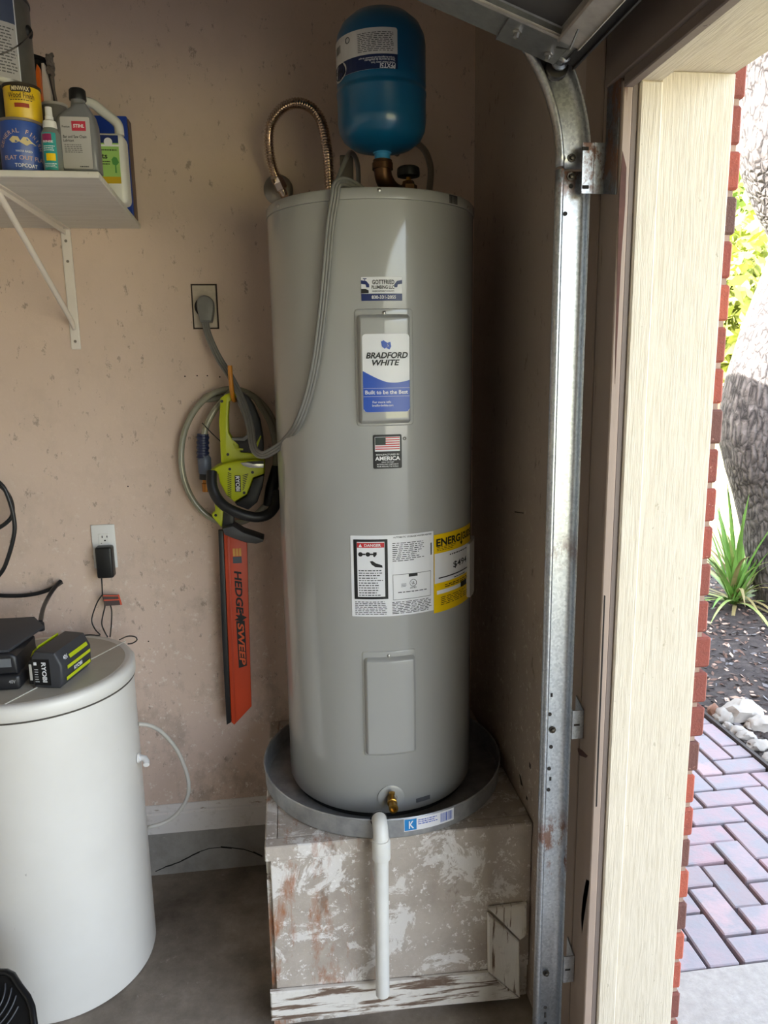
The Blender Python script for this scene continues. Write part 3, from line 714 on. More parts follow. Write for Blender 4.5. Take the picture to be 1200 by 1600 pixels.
# ================================================================== expansion tank and plumbing on top of the heater
TX, TY, TR = .243, 1.843, .1016
TB, TT = 2.150, 2.447
TBLUE = M('tank_blue', '09557c', .3, 0, Coat_Weight=.3)
et = thing('expansion_tank', (TX, TY, 2.12), 'blue steel expansion tank standing upside down on the brass elbow above the heater', 'tank')
prof = [(.001, TB - .002), (.035, TB), (.070, TB + .010), (.090, TB + .025), (.099, TB + .042), (TR, TB + .060), (TR, 2.262), (TR + .0015, 2.266), (TR + .0015, 2.272), (TR - .0015, 2.276), (TR - .0015, 2.280), (TR + .0005, 2.286), (TR, 2.292), (TR, 2.372), (.099, 2.390), (.088, 2.412), (.066, 2.431), (.035, 2.443), (.001, TT)]
b = NB(); lathe(b, (TX, TY, 0), prof, 64, caps=False); obj('shell', b, TBLUE, et, smooth=60)
b = NB(); lathe(b, (TX, TY, 0), [(.021, 2.146), (.021, 2.152), (.0185, 2.153), (.0185, 2.130), (.0205, 2.129), (.0205, 2.122)], 24); obj('inlet_collar', b, M('tank_collar_blue', '2f86b4', .4), et, smooth=40)
b = NB(); lathe(b, (TX + .012, TY, TT - .004), [(.006, 0), (.006, .010), (.004, .013), (.001, .013)], 12); obj('air_valve', b, M('valve_black', '141414', .5), et)
# the label, printed the right way up for a tank hung the other way
P0, a0 = onC(526.5, 90, TX, TY, TR); P1, a1 = onC(621, 90, TX, TY, TR)
ztop, zbot = onC(600, 42, TX, TY, TR)[0].z, onC(600, 107, TX, TY, TR)[0].z
a0 -= .12; wL = (a1 - a0) * TR; hL = ztop - zbot
ft = cylmap(TX, TY, TR, (a0 + a1) / 2, (ztop + zbot) / 2)
b = NB(); patch(b, ft, wL, hL, .0004, .005, 16, 4, .0004); tl = obj('label', b, M('tank_label_white', 'cfcbc6', .4), et, 'white and navy product label, upside down')
b = NB(); rect(b, ft, -wL / 2, -hL / 2, wL / 2, -hL / 2 + hL * .36, .0012, 16); obj('navy_band', b, M('tank_label_navy', '14234a', .4), tl)
b = NB(); ce = (-wL / 2 + .034, -hL / 2 + hL * .16)
b.faces.new([b.verts.new(ft(ce[0] + .030 * math.cos(a), ce[1] + .020 * math.sin(a), .0016)) for a in (2 * math.pi * i / 24 for i in range(24))]); obj('oval_ground', b, M('tank_label_white2', 'd5d2cd', .4), tl)
b = NB(); tube(b, [ft(ce[0] + .025 * math.cos(a), ce[1] + .015 * math.sin(a), .0018) for a in (2 * math.pi * i / 24 for i in range(24))], .0008, 4, True); write(b, ft, 'ProFlo', ce[0], ce[1], .036, .010, .0020, .02, .1, math.pi); obj('maker_oval', b, BLACK, tl)
b = NB(); write(b, ft, 'PFXT5I', wL / 2 - .022, -hL / 2 + hL * .07, .034, .010, .0016, .02, .1, math.pi)
for i, (s_, w_) in enumerate((('Water Heater Safety Tank', .052), ('Vase de securite de chauffe-eau', .066), ('Tanque de seguridad del calentador de agua', .080))): write(b, ft, s_, wL / 2 - .006 - w_ / 2, -hL / 2 + hL * (.155 + .06 * i), w_, .0046, .0016, .01, 0, math.pi)
obj('lettering', b, WHITE, tl)
b = NB(); fineprint(b, ft, .004, hL / 2 - .008, wL / 2 - .008, -hL / 2 + hL * .42, 11, .0012, rnd, .35, .1); obj('print', b, BLACK, tl)
b = NB(); bars(b, ft, -wL / 2 + .012, hL / 2 - .030, -wL / 2 + .040, hL / 2 - .014, .0012, rnd, 12); obj('barcode', b, BLACK, tl)
b = NB(); tube(b, [ft(-.024 + .006 * math.cos(a), hL / 2 - .014 + .006 * math.sin(a), .0012) for a in (2 * math.pi * i / 16 for i in range(16))], .0007, 4, True); obj('recycle_mark', b, BLACK, tl)
# bronze elbow, tee and relief valve
BRONZE = M('bronze_fitting', '5c4330', .45, 1, var=.15, vs=40)
el_ = thing('brass_elbow', (TX, TY, 2.05), 'brown brass elbow fitting carrying the blue tank', 'pipe fitting')
pth = catmull([(TX, TY, 2.132), (TX, TY, 2.112), (TX + .004, TY + .006, 2.094), (TX + .018, TY + .026, 2.080), (TX + .040, TY + .060, 2.073), (TX + .062, TY + .095, 2.072)], 5)
b = NB(); tube(b, pth, lambda i, n: .0205 if 3 < i < n - 6 else .0225, 20); obj('bend', b, BRONZE, el_, smooth=40)
b = NB(); lathe(b, (TX, TY, 2.112), [(.0245, 0), (.0245, .014), (.021, .016)], 20); obj('collar', b, BRONZE, el_, smooth=40)
vx, vy = .322, 1.952
rv = thing('relief_valve', (vx, vy, 2.05), 'small brass valve with a round black knob behind the elbow', 'valve')
b = NB(); lathe(b, (vx, vy, 0), [(.018, 2.073), (.018, 2.086), (.022, 2.088), (.022, 2.103), (.016, 2.105), (.014, 2.113)], 6); obj('body', b, BRONZE, rv)
b = NB(); lathe(b, (vx, vy, 0), [(.006, 2.112), (.006, 2.126)], 12); obj('stem', b, BRASS, rv)
b = NB(); lathe(b, (vx, vy, 0), [(.020, 2.122), (.028, 2.124), (.029, 2.130), (.028, 2.142), (.024, 2.146), (.001, 2.147)], 12); obj('knob', b, M('knob_black', '121110', .5), rv, smooth=30)
# stainless corrugated connector with its wall stop
STEEL = M('stainless_steel', 'd8c6b6', .2, 1)
cp_ = [onY(437, 288, 2.215), onY(430, 272, 2.205), onY(423, 247, 2.19), onY(420, 215, 2.165), onY(425, 189, 2.15), onY(441, 169, 2.13), onY(464, 161, 2.11), onY(487, 169, 2.09), onY(502, 190, 2.08), onY(510, 225, 2.07), onY(513.5, 260, 2.06)]
cp_.append(Vector((cp_[-1].x + .002, 2.058, Z1 + .012)))
P = resample(catmull(cp_, 12), .0018)
fx = thing('water_connector', tuple(cp_[-1]), 'arched corrugated stainless steel water connector left of the blue tank', 'hose')
b = NB(); tube(b, P, lambda i, n: .0120 + .0020 * math.sin(i * math.pi / 2), 12); obj('corrugated_tube', b, STEEL, fx, smooth=80)
b = NB(); d = (cp_[1] - cp_[0]).normalized(); lathe(b, cp_[0] - d * .014, [(.016, 0), (.0175, .004), (.0175, .022), (.0140, .034), (.0135, .038)], 6, frame_of(d)); obj('nut', b, STEEL, fx)
b = NB(); lathe(b, (cp_[-1].x, 2.058, Z1 + .004), [(.0165, 0), (.0165, .026), (.013, .030)], 6); obj('nut', b, STEEL, fx)
sv = thing('shutoff_stub', tuple(onY(436, 298, YW)), 'round metal wall flange with a pipe stub beside the heater top', 'pipe fitting')
c0 = onY(435, 297, YW)
b = NB(); lathe(b, (c0.x, YW, c0.z), [(.042, 0), (.042, .003), (.034, .009), (.016, .011)], 32, (Vector((0, -1, 0)), Vector((1, 0, 0)), Vector((0, 0, 1)))); obj('flange', b, M('flange_steel', '9a938a', .35, .9), sv, smooth=40)
c1 = cp_[0] - (cp_[1] - cp_[0]).normalized() * .03
b = NB(); tube(b, catmull([(c0.x, YW - .008, c0.z), (c0.x + .002, 2.235, c0.z - .002), c1, cp_[0] - (cp_[1] - cp_[0]).normalized() * .008], 5), .0115, 14); obj('stub', b, STEEL, sv, smooth=40)
b = NB(); h0 = onY(427, 283, 2.20); tube(b, [h0 + Vector((.006, .02, -.004)), h0, h0 + Vector((-.002, -.012, .006))], .0055, 10); obj('handle', b, STEEL, sv, smooth=40)
# braided hose on the right, behind the tank
hp = catmull([(.375, 2.00, Z1 + .004), onY(673, 275, 2.02), onY(670, 250, 2.05), onY(661, 232, 2.09), onY(645, 222, 2.14), onY(628, 226, 2.20), onY(620, 240, 2.27)], 8)
b = NB(); tube(b, hp, .0085, 12); obj('braided_hose', b, M('braided_grey', '6f675d', .45, .4, var=.2, vs=300), None, 'thin grey braided hose curving down behind the blue tank', 'hose', smooth=60)
# ================================================================== range outlet and the heater's power cord
PLATE = M('outlet_steel_plate', 'b3a79a', .4, .35, var=.12, vs=40)
o0, o1 = onY(299.5, 446, YW), onY(341, 512, YW)
ro = thing('range_outlet', (o0.x / 2 + o1.x / 2, YW, o1.z), 'square metal wall plate of the heavy power outlet above the garden hose', 'outlet')
b = NB(); box(b, (o0.x - .003, YW - .0015, o1.z - .004), (o1.x + .003, YW, o0.z + .004)); obj('dark_surround', b, M('gap_brown', '352a22', .8), ro)
b = NB(); box(b, (o0.x + .001, YW - .006, o1.z), (o1.x - .001, YW - .0016, o0.z), .002, 2); obj('cover_plate', b, PLATE, ro)
pc = onY(319.5, 480, YW - .006)
b = NB(); lathe(b, (pc.x, YW - .006, pc.z), [(.028, 0), (.028, .005), (.001, .005)], 28, (Vector((0, -1, 0)), Vector((1, 0, 0)), Vector((0, 0, 1)))); obj('socket_face', b, M('socket_black', '1a1714', .6), ro)
CORD = M('cord_grey', '75736f', .45, var=.06, vs=60)
pcord = thing('appliance_cable', (pc.x, YW - .02, pc.z - .05), 'thick grey ribbed power cable looping from the wall outlet over the heater', 'cable')
b = NB(); pxs = [(307, 478), (309, 466), (317, 461), (326, 463), (333, 471), (334, 486), (331, 502), (328, 504), (315, 504), (312, 500)]
pxprism(b, pxs, YW - .048, .036, .006, 3, 3); obj('plug', b, CORD, pcord, smooth=40)
def K(px, py, r=.011): return onC(px, py, HX, HY, HR + r)[0]
path_ = [onY(320.5, 500, 2.25), onY(325, 522, 2.235), onY(340, 556, 2.215), onY(362, 592, 2.17), onY(381, 632, 2.12), onY(391, 665, 2.07), onY(394, 690, 2.02), onY(399, 705, 1.985), onY(411, 711, 1.945), onY(428, 703, 1.90), onY(445, 690, 1.86), K(464, 664), K(481, 620), K(494, 560), K(503, 490), K(510, 420), K(516, 352), K(523, 308)]
e_ = path_[-1]; rim = Vector((HX - e_.x, HY - e_.y, 0)).normalized()
path_ += [Vector((e_.x, e_.y, Z1 + .004)) + rim * .002 + Vector((.004, 0, 0)), Vector((e_.x + .012, e_.y, Z1 + .017)) + rim * .03, Vector((e_.x + .024, e_.y, Z1 + .016)) + rim * .07, Vector((e_.x + .034, e_.y, Z1 + .010)) + rim * .12]
PP = resample(catmull(path_, 10), .006)
for s in (-1, 0, 1):
    Q = []
    for i, p in enumerate(PP):
        tg = (PP[min(i + 1, len(PP) - 1)] - PP[max(i - 1, 0)]).normalized(); vw = (CAM - p).normalized()
        sd_ = tg.cross(vw).normalized(); Q.append(p + sd_ * (.0062 * s))
    b = NB(); tube(b, Q, .0042, 8); obj('cable_rib', b, CORD, pcord, smooth=80)
# second loop of cable standing up behind the cord
b = NB(); tube(b, resample(catmull([(.118, 1.90, Z1 + .006), onY(531, 272, 1.92), onY(540, 250, 1.95), onY(548, 238, 1.98), onY(557, 250, 2.01), onY(560, 275, 2.02), (.20, 2.02, Z1 + .006)], 8), .01), .006, 8); obj('conductor_loop', b, CORD, pcord, smooth=80)
b = NB(); bp_ = onY(541, 262, 2.04); box(b, (bp_.x - .016, 2.035, Z1 + .003), (bp_.x + .018, 2.04, onY(541, 243, 2.04).z), .002, 1); obj('junction_plate', b, M('junction_grey', '6b645c', .5, .5), wh)
# ================================================================== garage door track
def galvmat(name, a, b_, rust):
    t = NT(name); t.set(Roughness=.36, Metallic=.9)
    v = t.node('ShaderNodeTexVoronoi'); v.inputs['Scale'].default_value = 220; t.l.new(t.pos(), v.inputs['Vector'])
    c = t.ramp(v.outputs['Color'], [(.1, a), (.9, b_)])
    if rust:
        k = t.ramp(t.noise(14, 7, .75, t.pos(1, 1, .5)), [(.66 - rust, 0), (.72 - rust, .95)])
        c = t.mix(k, c, '6b3d1e'); x = t.node('ShaderNodeMath', operation='MULTIPLY_ADD'); t.l.new(k, x.inputs[0]); x.inputs[1].default_value = -.8; x.inputs[2].default_value = .9
        t.l.new(x.outputs[0], t.b.inputs['Metallic'])
    else:
        k = t.mul(t.ramp(t.noise(24, 6, .75, t.pos(1, 1, .6)), [(.47, 0), (.55, .95)]), t.zramp([(.0, 0), (.54, 0), (.62, 1), (.70, .9), (.74, 0), (1.25, 0), (1.30, .6), (1.34, 0), (1.93, 0), (1.97, .8), (2.0, 1)]))
        c = t.mix(k, c, '6e4326')
        x = t.node('ShaderNodeMath', operation='MULTIPLY_ADD'); t.l.new(k, x.inputs[0]); x.inputs[1].default_value = -.8; x.inputs[2].default_value = .9; t.l.new(x.outputs[0], t.b.inputs['Metallic'])
    t.base(c); return t.m
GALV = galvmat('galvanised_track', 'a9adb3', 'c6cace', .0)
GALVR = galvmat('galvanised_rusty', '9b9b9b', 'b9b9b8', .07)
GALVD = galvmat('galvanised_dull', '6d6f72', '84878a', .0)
TRX, TRY, ZC, RC = .516, 1.36, 2.0, .33
gt = thing('garage_door_track', (TRX, TRY, 0), 'galvanised steel garage door track, upright then curving overhead', 'track')
tp = [(.0300, -.021), (.0296, -.010), (.0275, -.003), (.0225, 0), (.014, .0005), (0, .0005), (-.010, .0005), (-.0135, 0), (-.0150, -.004), (-.0160, -.012), (-.0185, -.0185), (-.0225, -.020), (-.0265, -.0175), (-.0285, -.012), (-.0285, -.006), (-.0270, -.002)]
def railmesh(stations):
    """stations: (point on the web centre, outward unit vector)"""
    b = NB(); rows = []
    for p, n in stations: rows.append([b.verts.new(Vector(p) + Vector(n) * u + Vector((0, w, 0))) for u, w in tp])
    for A, B in zip(rows, rows[1:]):
        for i in range(len(tp) - 1): b.faces.new((A[i], A[i + 1], B[i + 1], B[i]))
    return b
def rail(name, st_, mat):
    o = obj(name, railmesh(st_), mat, gt, smooth=35, recalc=False); md = o.modifiers.new('gauge', 'SOLIDIFY'); md.thickness = .0016; md.offset = 0; return o
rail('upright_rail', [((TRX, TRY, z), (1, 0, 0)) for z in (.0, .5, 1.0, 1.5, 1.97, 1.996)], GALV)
cur = []
for i in range(25):
    a = math.pi / 2 * i / 24; cur.append(((TRX - RC + RC * math.cos(a), TRY, ZC + RC * math.sin(a)), (math.cos(a), 0, math.sin(a))))
rail('curved_rail', cur, GALVR)
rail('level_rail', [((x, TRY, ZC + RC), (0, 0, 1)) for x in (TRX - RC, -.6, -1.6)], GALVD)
HOLE = M('hole_dark', '26211d', .8)
def dot(px, py, r, y=TRY - .0008, parent=gt, name='bolt_hole', mat=HOLE):
    c = onY(px, py, y); b = NB(); lathe(b, c, [(r, 0), (r, .0008), (.0002, .0008)], 12, (Vector((0, -1, 0)), Vector((1, 0, 0)), Vector((0, 0, 1)))); return obj(name, b, mat, parent)
for px, py in ((883, 334), (877, 291), (892, 291), (859, 1116), (861, 1167), (858, 1201), (857, 1234), (852, 1574), (852, 1599)): dot(px, py, .004)
for px, py, hh in ((862, 1086, 6), (860, 1217, 6), (852, 1586, 10)):
    c = onY(px, py, TRY - .001); b = NB(); box(b, (c.x - .0022, c.y - .0006, c.z - hh * .0007), (c.x + .0022, c.y + .0006, c.z + hh * .0007), .0005, 1); obj('slot', b, HOLE, gt)
def bolt(px, py, y, r=.0075, parent=gt):
    c = onY(px, py, y); b = NB(); lathe(b, c, [(r, 0), (r, .002), (r * .55, .002), (r * .55, .007), (.0003, .008)], 8, (Vector((0, -1, 0)), Vector((1, 0, 0)), Vector((0, 0, 1)))); return obj('bolt', b, M('bolt_dark', '4a453f', .4, .9), parent)
for px, py in ((863, 1140), (853, 1520), (877, 248), (893, 247), (876, 275), (892, 276)): bolt(px, py, TRY - .001)
# wall brackets: small angles that tie the track to the casing
def bracket(px0, py0, px1, py1, name='wall_bracket'):
    yb = 1.3345; p, q = onY(px0, py0, yb), onY(px1, py1, yb)
    b = NB(); prism(b, [(TRX + .031, yb, q.z), (X1 - .0045, yb, q.z), (X1 - .0045, yb, p.z), (TRX + .031, yb, p.z)], (0, .002, 0)); prism(b, [(X1 - .0065, yb + .002, q.z), (X1 - .0065, yb + .002, p.z), (X1 - .0065, yb + .040, p.z + .014), (X1 - .0065, yb + .040, q.z)], (.002, 0, 0)); box(b, (TRX + .031, yb + .002, q.z), (TRX + .0325, yb + .030, p.z))
    o = obj(name, b, GALV, gt)
    s = NB(); cz = (p.z + q.z) / 2; box(s, (TRX + .034, yb - .0008, cz - .002), (TRX + .046, yb - .0001, cz + .002)); obj('slot', s, HOLE, o); return o
bracket(884, 1112, 919, 1153); bracket(870, 1497, 904, 1533)
# flag bracket and long wall angle at the head of the upright
YF = 1.334
p, q = onY(905, 222, YF), onY(938, 303, YF)
b = NB(); box(b, (TRX + .012, YF, q.z), (X1 - .0045, YF + .002, p.z), .0005, 1); box(b, (TRX + .033, YF - .0015, q.z), (TRX + .036, YF, p.z)); fb = obj('flag_bracket', b, GALV, gt)
for px, py in ((915, 232), (915, 292)):
    c = onY(px, py, YF - .001); b = NB(); box(b, (c.x - .006, c.y, c.z - .003), (c.x + .006, c.y + .001, c.z + .003), .0008, 1); obj('slot', b, HOLE, fb)
b = NB(); prism(b, [(X1 - .0065, YF - .001, q.z), (X1 - .0065, 1.283, q.z - .012), (X1 - .0065, 1.283, CEIL), (X1 - .0065, YF - .001, CEIL)], (.002, 0, 0)); obj('wall_angle', b, GALVD, gt)
# ================================================================== garage door, rolled up overhead
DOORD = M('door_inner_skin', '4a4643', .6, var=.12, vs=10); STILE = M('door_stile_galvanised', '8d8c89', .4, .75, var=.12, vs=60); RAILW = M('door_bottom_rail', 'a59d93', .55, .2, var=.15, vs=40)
d0 = Vector((.478, 0, 2.152)); dv_ = Vector((-.943, 0, .332)).normalized(); dn = Vector((dv_.z, 0, -dv_.x)) ; dn = -dn if dn.z > 0 else dn   # dn faces down into the room
YE = 1.312
gd = thing('garage_door', (.478, -1.1, 2.12), 'open sectional garage door with galvanised end stile, seen from below', 'garage door')
def slab(s0, s1, y0, y1, n0, n1, bev=0):
    """box on the tilted bottom section: s along the section, n towards the room"""
    b = NB(); c = d0 + dv_ * ((s0 + s1) / 2) + dn * ((n0 + n1) / 2) + Vector((0, (y0 + y1) / 2, 0))
    obox(b, c, dv_, Vector((0, 1, 0)), dn, (s1 - s0) / 2, (y1 - y0) / 2, (n1 - n0) / 2, bev, 1); return b
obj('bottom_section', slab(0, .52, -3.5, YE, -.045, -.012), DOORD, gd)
obj('end_stile', slab(.002, .52, YE - .078, YE - .001, -.0115, 0, .002), STILE, gd)
obj('stile_lip', slab(.002, .52, YE - .080, YE - .074, 0, .004, .001), RAILW, gd)
obj('bottom_rail', slab(.0, .034, -3.5, YE - .0815, -.0115, .008, .003), RAILW, gd)
obj('weather_seal', slab(-.020, -.001, -3.5, YE - .004, -.040, -.004, .006), M('seal_rubber', '2a2725', .7), gd)
cb = obj('corner_bracket', slab(.012, .118, YE - .072, YE + .004, .0005, .004, .001), STILE, gd)
for s_, yy in ((.095, YE - .045), (.030, YE - .02)):
    b = NB(); lathe(b, d0 + dv_ * s_ + dn * .004 + Vector((0, yy, 0)), [(.008, 0), (.008, .002), (.0045, .003), (.0045, .010), (.0005, .011)], 8, frame_of(dn)); obj('bolt', b, SCREW, cb)
ax0, ax1 = onY(891, 66, 1.262), onY(867, 110, 1.350)
ro_ = thing('door_roller', tuple(ax1), 'greasy steel roller and axle at the bottom corner of the garage door', 'roller')
ad = (ax1 - ax0).normalized(); fr = frame_of(ad); LA = (ax1 - ax0).length
b = NB(); lathe(b, ax0, [(.0055, 0), (.0062, .002), (.0062, LA - .014)], 12, fr); obj('axle', b, M('axle_pale', 'b6aea4', .4, .7), ro_, smooth=40)
b = NB(); lathe(b, ax0 + ad * .030, [(.010, 0), (.014, .003), (.014, .007), (.010, .010), (.010, .024), (.014, .027), (.014, .031), (.010, .034)], 16, fr); obj('sleeve', b, GALVD, ro_, smooth=40)
b = NB(); lathe(b, ax1 - ad * .014, [(.007, -.004), (.019, -.002), (.020, .003), (.017, .007), (.020, .011), (.019, .015), (.004, .017)], 20, fr); obj('wheel', b, M('wheel_steel', '55514d', .35, .9), ro_, smooth=40)
b = NB(); tube(b, [d0 + dv_ * .03 + dn * .01 + Vector((0, 1.25, 0)), d0 + dv_ * .02 + dn * .03 + Vector((0, 1.20, 0)), Vector((.56, .9, 2.52)), Vector((.57, .2, 2.56))], .0018, 6); obj('lift_cable', b, M('cable_steel', '6a6763', .4, .8), gd)
for i in range(3):
    xa = d0.x + dv_.x * .52 - .01 - i * .53
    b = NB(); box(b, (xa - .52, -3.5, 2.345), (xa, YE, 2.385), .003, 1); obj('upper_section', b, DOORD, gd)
b = NB(); box(b, (X1 - .06, -1.2, 2.50), (X1 - .012, -1.1, 2.60)); tube(b, [(X1 - .04, -3.5, 2.55), (X1 - .04, 1.2, 2.55)], .0125, 10); obj('torsion_bar', b, GALVD, None, 'steel torsion bar above the garage door opening', 'bar')
# ================================================================== wall shelf
SHT = 2.067
def shelfmat():
    t = NT('shelf_white_paint'); t.set(Roughness=.6)
    n = t.noise(1, 6, .6, t.pos(6, 60, 40)); c = t.ramp(n, [(.3, 'c9c3ba'), (.7, 'd8d3cb')])
    c = t.mix(t.ramp(t.noise(60, 4, .7), [(.66, 0), (.7, .6)]), c, '8d8377'); t.base(c); t.bump(n, .25, .003); return t.m
SHW = shelfmat(); BRK = M('bracket_white', 'd9cfc6', .4, var=.04)
sh = thing('wall_shelf', (-1.0, YW, 2.054), 'white painted wooden wall shelf on steel brackets at upper left', 'shelf')
b = NB(); prism(b, [(-1.8, 1.709, 2.054), (-.369, 1.709, 2.054), (-.392, YW - .001, 2.054), (-1.8, YW - .001, 2.054)], (0, 0, .013), .0015, 1); obj('board', b, SHW, sh)
def sbracket(xc):
    p = NB(); box(p, (xc - .0135, YW - .004, 1.722), (xc + .0135, YW - .0005, 2.0535), .003, 2); br = obj('bracket_upright', p, BRK, sh)
    p = NB(); prism(p, [(xc - .0135, YW - .004, 2.0505), (xc + .0135, YW - .004, 2.0505), (xc + .012, 1.765, 2.0505), (xc + .006, 1.752, 2.0505), (xc - .006, 1.752, 2.0505), (xc - .012, 1.765, 2.0505)], (0, 0, .003)); obj('bracket_arm', p, BRK, sh)
    p = NB(); prism(p, [(xc - .001, YW - .006, 2.0505), (xc - .001, YW - .006, 2.036), (xc - .001, 1.80, 2.041), (xc - .001, 1.77, 2.0505)], (.003, 0, 0)); obj('arm_web', p, BRK, sh)
    p = NB(); tube(p, [(xc, 1.785, 2.045), (xc, 1.80, 2.033), (xc, YW - .02, 1.798), (xc, YW - .006, 1.778)], lambda i, n: (.004, .0075, .0075, .004)[i], 8); obj('bracket_brace', p, BRK, sh, smooth=60)
    for z_ in (2.02, 1.965, 1.745):
        p = NB(); lathe(p, (xc - .001, YW - .004, z_), [(.0042, 0), (.0036, .0016), (.0003, .0018)], 10, (Vector((0, -1, 0)), Vector((1, 0, 0)), Vector((0, 0, 1)))); obj('screw', p, M('screw_dull', '8c8379', .4, .8), br)
    for y_ in (1.77, 2.265):
        p = NB(); lathe(p, (xc, y_, 2.0505), [(.0042, 0), (.0003, .0012)], 10, (Vector((0, 0, -1)), Vector((1, 0, 0)), Vector((0, 1, 0)))); obj('screw', p, M('screw_black', '26211c', .5), br)
sbracket(-.597); sbracket(-1.4)
# ------------------------------------------------------------------ cans and bottles on the shelf
def can(name, cx, cy, r, z0, z1, label, cat, body, rimm, ears=False, group=None):
    t_ = thing(name, (cx, cy, z0), label, cat, group)
    b = NB(); lathe(b, (cx, cy, 0), [(r - .002, z0), (r, z0 + .003), (r, z1 - .004), (r - .001, z1 - .003), (.01, z1 - .003)], 48, caps=True); obj('can_body', b, body, t_, smooth=40)
    b = NB(); lathe(b, (cx, cy, 0), [(r - .001, z1 - .006), (r + .0018, z1 - .005), (r + .0018, z1), (r - .006, z1), (r - .008, z1 - .004), (.001, z1 - .004)], 48, caps=False); obj('lid_rim', b, rimm, t_, smooth=40)
    return t_
TIN = M('tin_rim', 'a89c8f', .35, .8)
def xspan(pl, pr, py, y): a, c = onY(pl, py, y).x, onY(pr, py, y).x; return (a + c) / 2, (c - a) / 2
# blue can
yc = 1.772; cx_, r_ = xspan(1, 68, 225, yc); zt_ = onY(35, 183, yc - r_).z
bc = can('paint_can', cx_, yc, r_, SHT, zt_, 'blue topcoat can at the front edge of the shelf', 'can', M('can_blue', '2f4f9a', .35), TIN)
f = cyl_at(34, 225, cx_, yc, r_)
b = NB()
for i, ch in enumerate('GENERAL'):
    a = math.radians(163 - i * 11.5); write(b, f, ch, -.003 + .042 * math.cos(a), -.014 + .042 * math.sin(a) * .95, .0062, .0085, .0006, .012, 0, a - math.pi / 2)
for i, ch in enumerate('FINISH'):
    a = math.radians(72 - i * 11.5); write(b, f, ch, -.001 + .042 * math.cos(a), -.014 + .042 * math.sin(a) * .95, .0052 if ch != 'I' else .0018, .0085, .0006, .012, 0, a - math.pi / 2)
write(b, f, 'FLAT OUT FLAT', .006, -.026, .088, .0085, .0006, .012); obj('pink_lettering', b, M('print_pinkish', 'c9a9a0', .5), bc)
b = NB(); write(b, f, 'WATER BASED', .003, -.0135, .032, .004, .0006, .012); write(b, f, 'TOPCOAT', .005, -.041, .044, .0075, .0006, .014); obj('white_lettering', b, WHITE, bc)
b = NB()
poly(b, f, [(-.024, .008), (-.016, .015), (-.006, .014), (-.002, .006), (-.010, .002), (-.018, .002)], .0006); poly(b, f, [(-.004, .004), (.004, .014), (.012, .014), (.020, .006), (.030, .001), (.022, -.001), (.008, -.002)], .0006); obj('fish_emblem', b, M('print_gold', 'cdbb8a', .5), bc)
zb1 = zt_
# yellow can
cx2, r2 = xspan(7, 63, 155, yc); zt2_ = onY(35, 128, yc - r2).z
yc_ = can('stain_can', cx2, yc, r2, zb1 + .0005, zt2_, 'yellow wood stain can standing on the blue can', 'can', M('can_yellow', 'd8b21c', .35), M('rim_dark', '4a4136', .4, .6))
f = cyl_at(33, 155, cx2, yc, r2); h2 = zt2_ - zb1
b = NB(); patch(b, f, .040, h2 * .17, .0004, .004, 8, 2, .0004); o = obj('brand_band', b, M('band_brown', '2a1a12', .5), yc_); o.location = o.location + Vector((0, 0, h2 * .30))
f9 = lambda u, v, l: f(u, v + h2 * .30, l)
b = NB(); write(b, f9, 'MINWAX', 0, 0, .033, .0085, .0014, .02); obj('brand_lettering', b, M('print_cream', 'd9c9a0', .5), yc_)
b = NB(); write(b, f, 'Wood Finish', .0, h2 * .12, .052, .0105, .0006, .012); rect(b, f, -.026, h2 * .03, .028, h2 * .035, .0006, 6); fineprint(b, f, -.022, h2 * .01, .022, -h2 * .03, 1, .0006, rnd, .6, 0); obj('lettering', b, M('print_brown', '3a2616', .5), yc_)
b = NB(); rect(b, f, -.014, -h2 * .22, .014, -h2 * .10, .0006, 5); obj('colour_chip', b, M('chip_red', '9a3a22', .5), yc_)
# gallon can of primer on a dark can
yg = 1.925; rg = .083; xg = onY(52, 100, yg).x - rg; zg0 = onY(45, 142, yg - .03).z; zg1 = zg0 + .192
dcan = can('dark_paint_can', xg, yg, rg, SHT, zg0, 'dark navy paint can behind the blue can', 'can', M('can_dark', '191d2c', .4), TIN)
gc = can('gallon_can', xg, yg, rg, zg0 + .0005, zg1, 'large grey gallon paint can with white label and wire handle', 'can', M('can_metal_grey', '77746c', .35, .5, var=.1, vs=30), M('rim_steel', '6a6a6c', .3, .8))
Pg, ag = onC(29, 90, xg, yg, rg)
fg = cylmap(xg, yg, rg, ag - .55, (zg0 + zg1) / 2)
b = NB(); patch(b, fg, 2 * .55 * rg, .168, .0004, 0, 12, 4, .0006); gl = obj('label', b, M('label_offwhite', 'b9b4b0', .5), gc)
b = NB(); rect(b, fg, -.55 * rg, .028, .53 * rg, .080, .0014, 10); obj('blue_grey_field', b, M('field_bluegrey', '4a5266', .5), gl)
b = NB(); fineprint(b, fg, -.03, .020, .042, -.075, 15, .0014, rnd, .4, .2); obj('print', b, M('print_grey2', '5d5a58', .5), gl)
b = NB(); tube(b, [fg(.54 * rg, v, .0016) for v in (-.084, .084)], .0012, 6); tube(b, [fg(u, .083, .0016) for u in (-.03, 0, .03, .54 * rg)], .0012, 6); obj('label_border', b, WHITE, gl)
Pe, ae = onC(45, 50, xg, yg, rg); ne = Vector((math.sin(ae), -math.cos(ae), 0))
b = NB(); lathe(b, Pe - ne * .001, [(.014, 0), (.013, .004), (.008, .007), (.001, .008)], 16, frame_of(ne)); obj('handle_ear', b, M('ear_black', '141414', .5), gc, smooth=50)
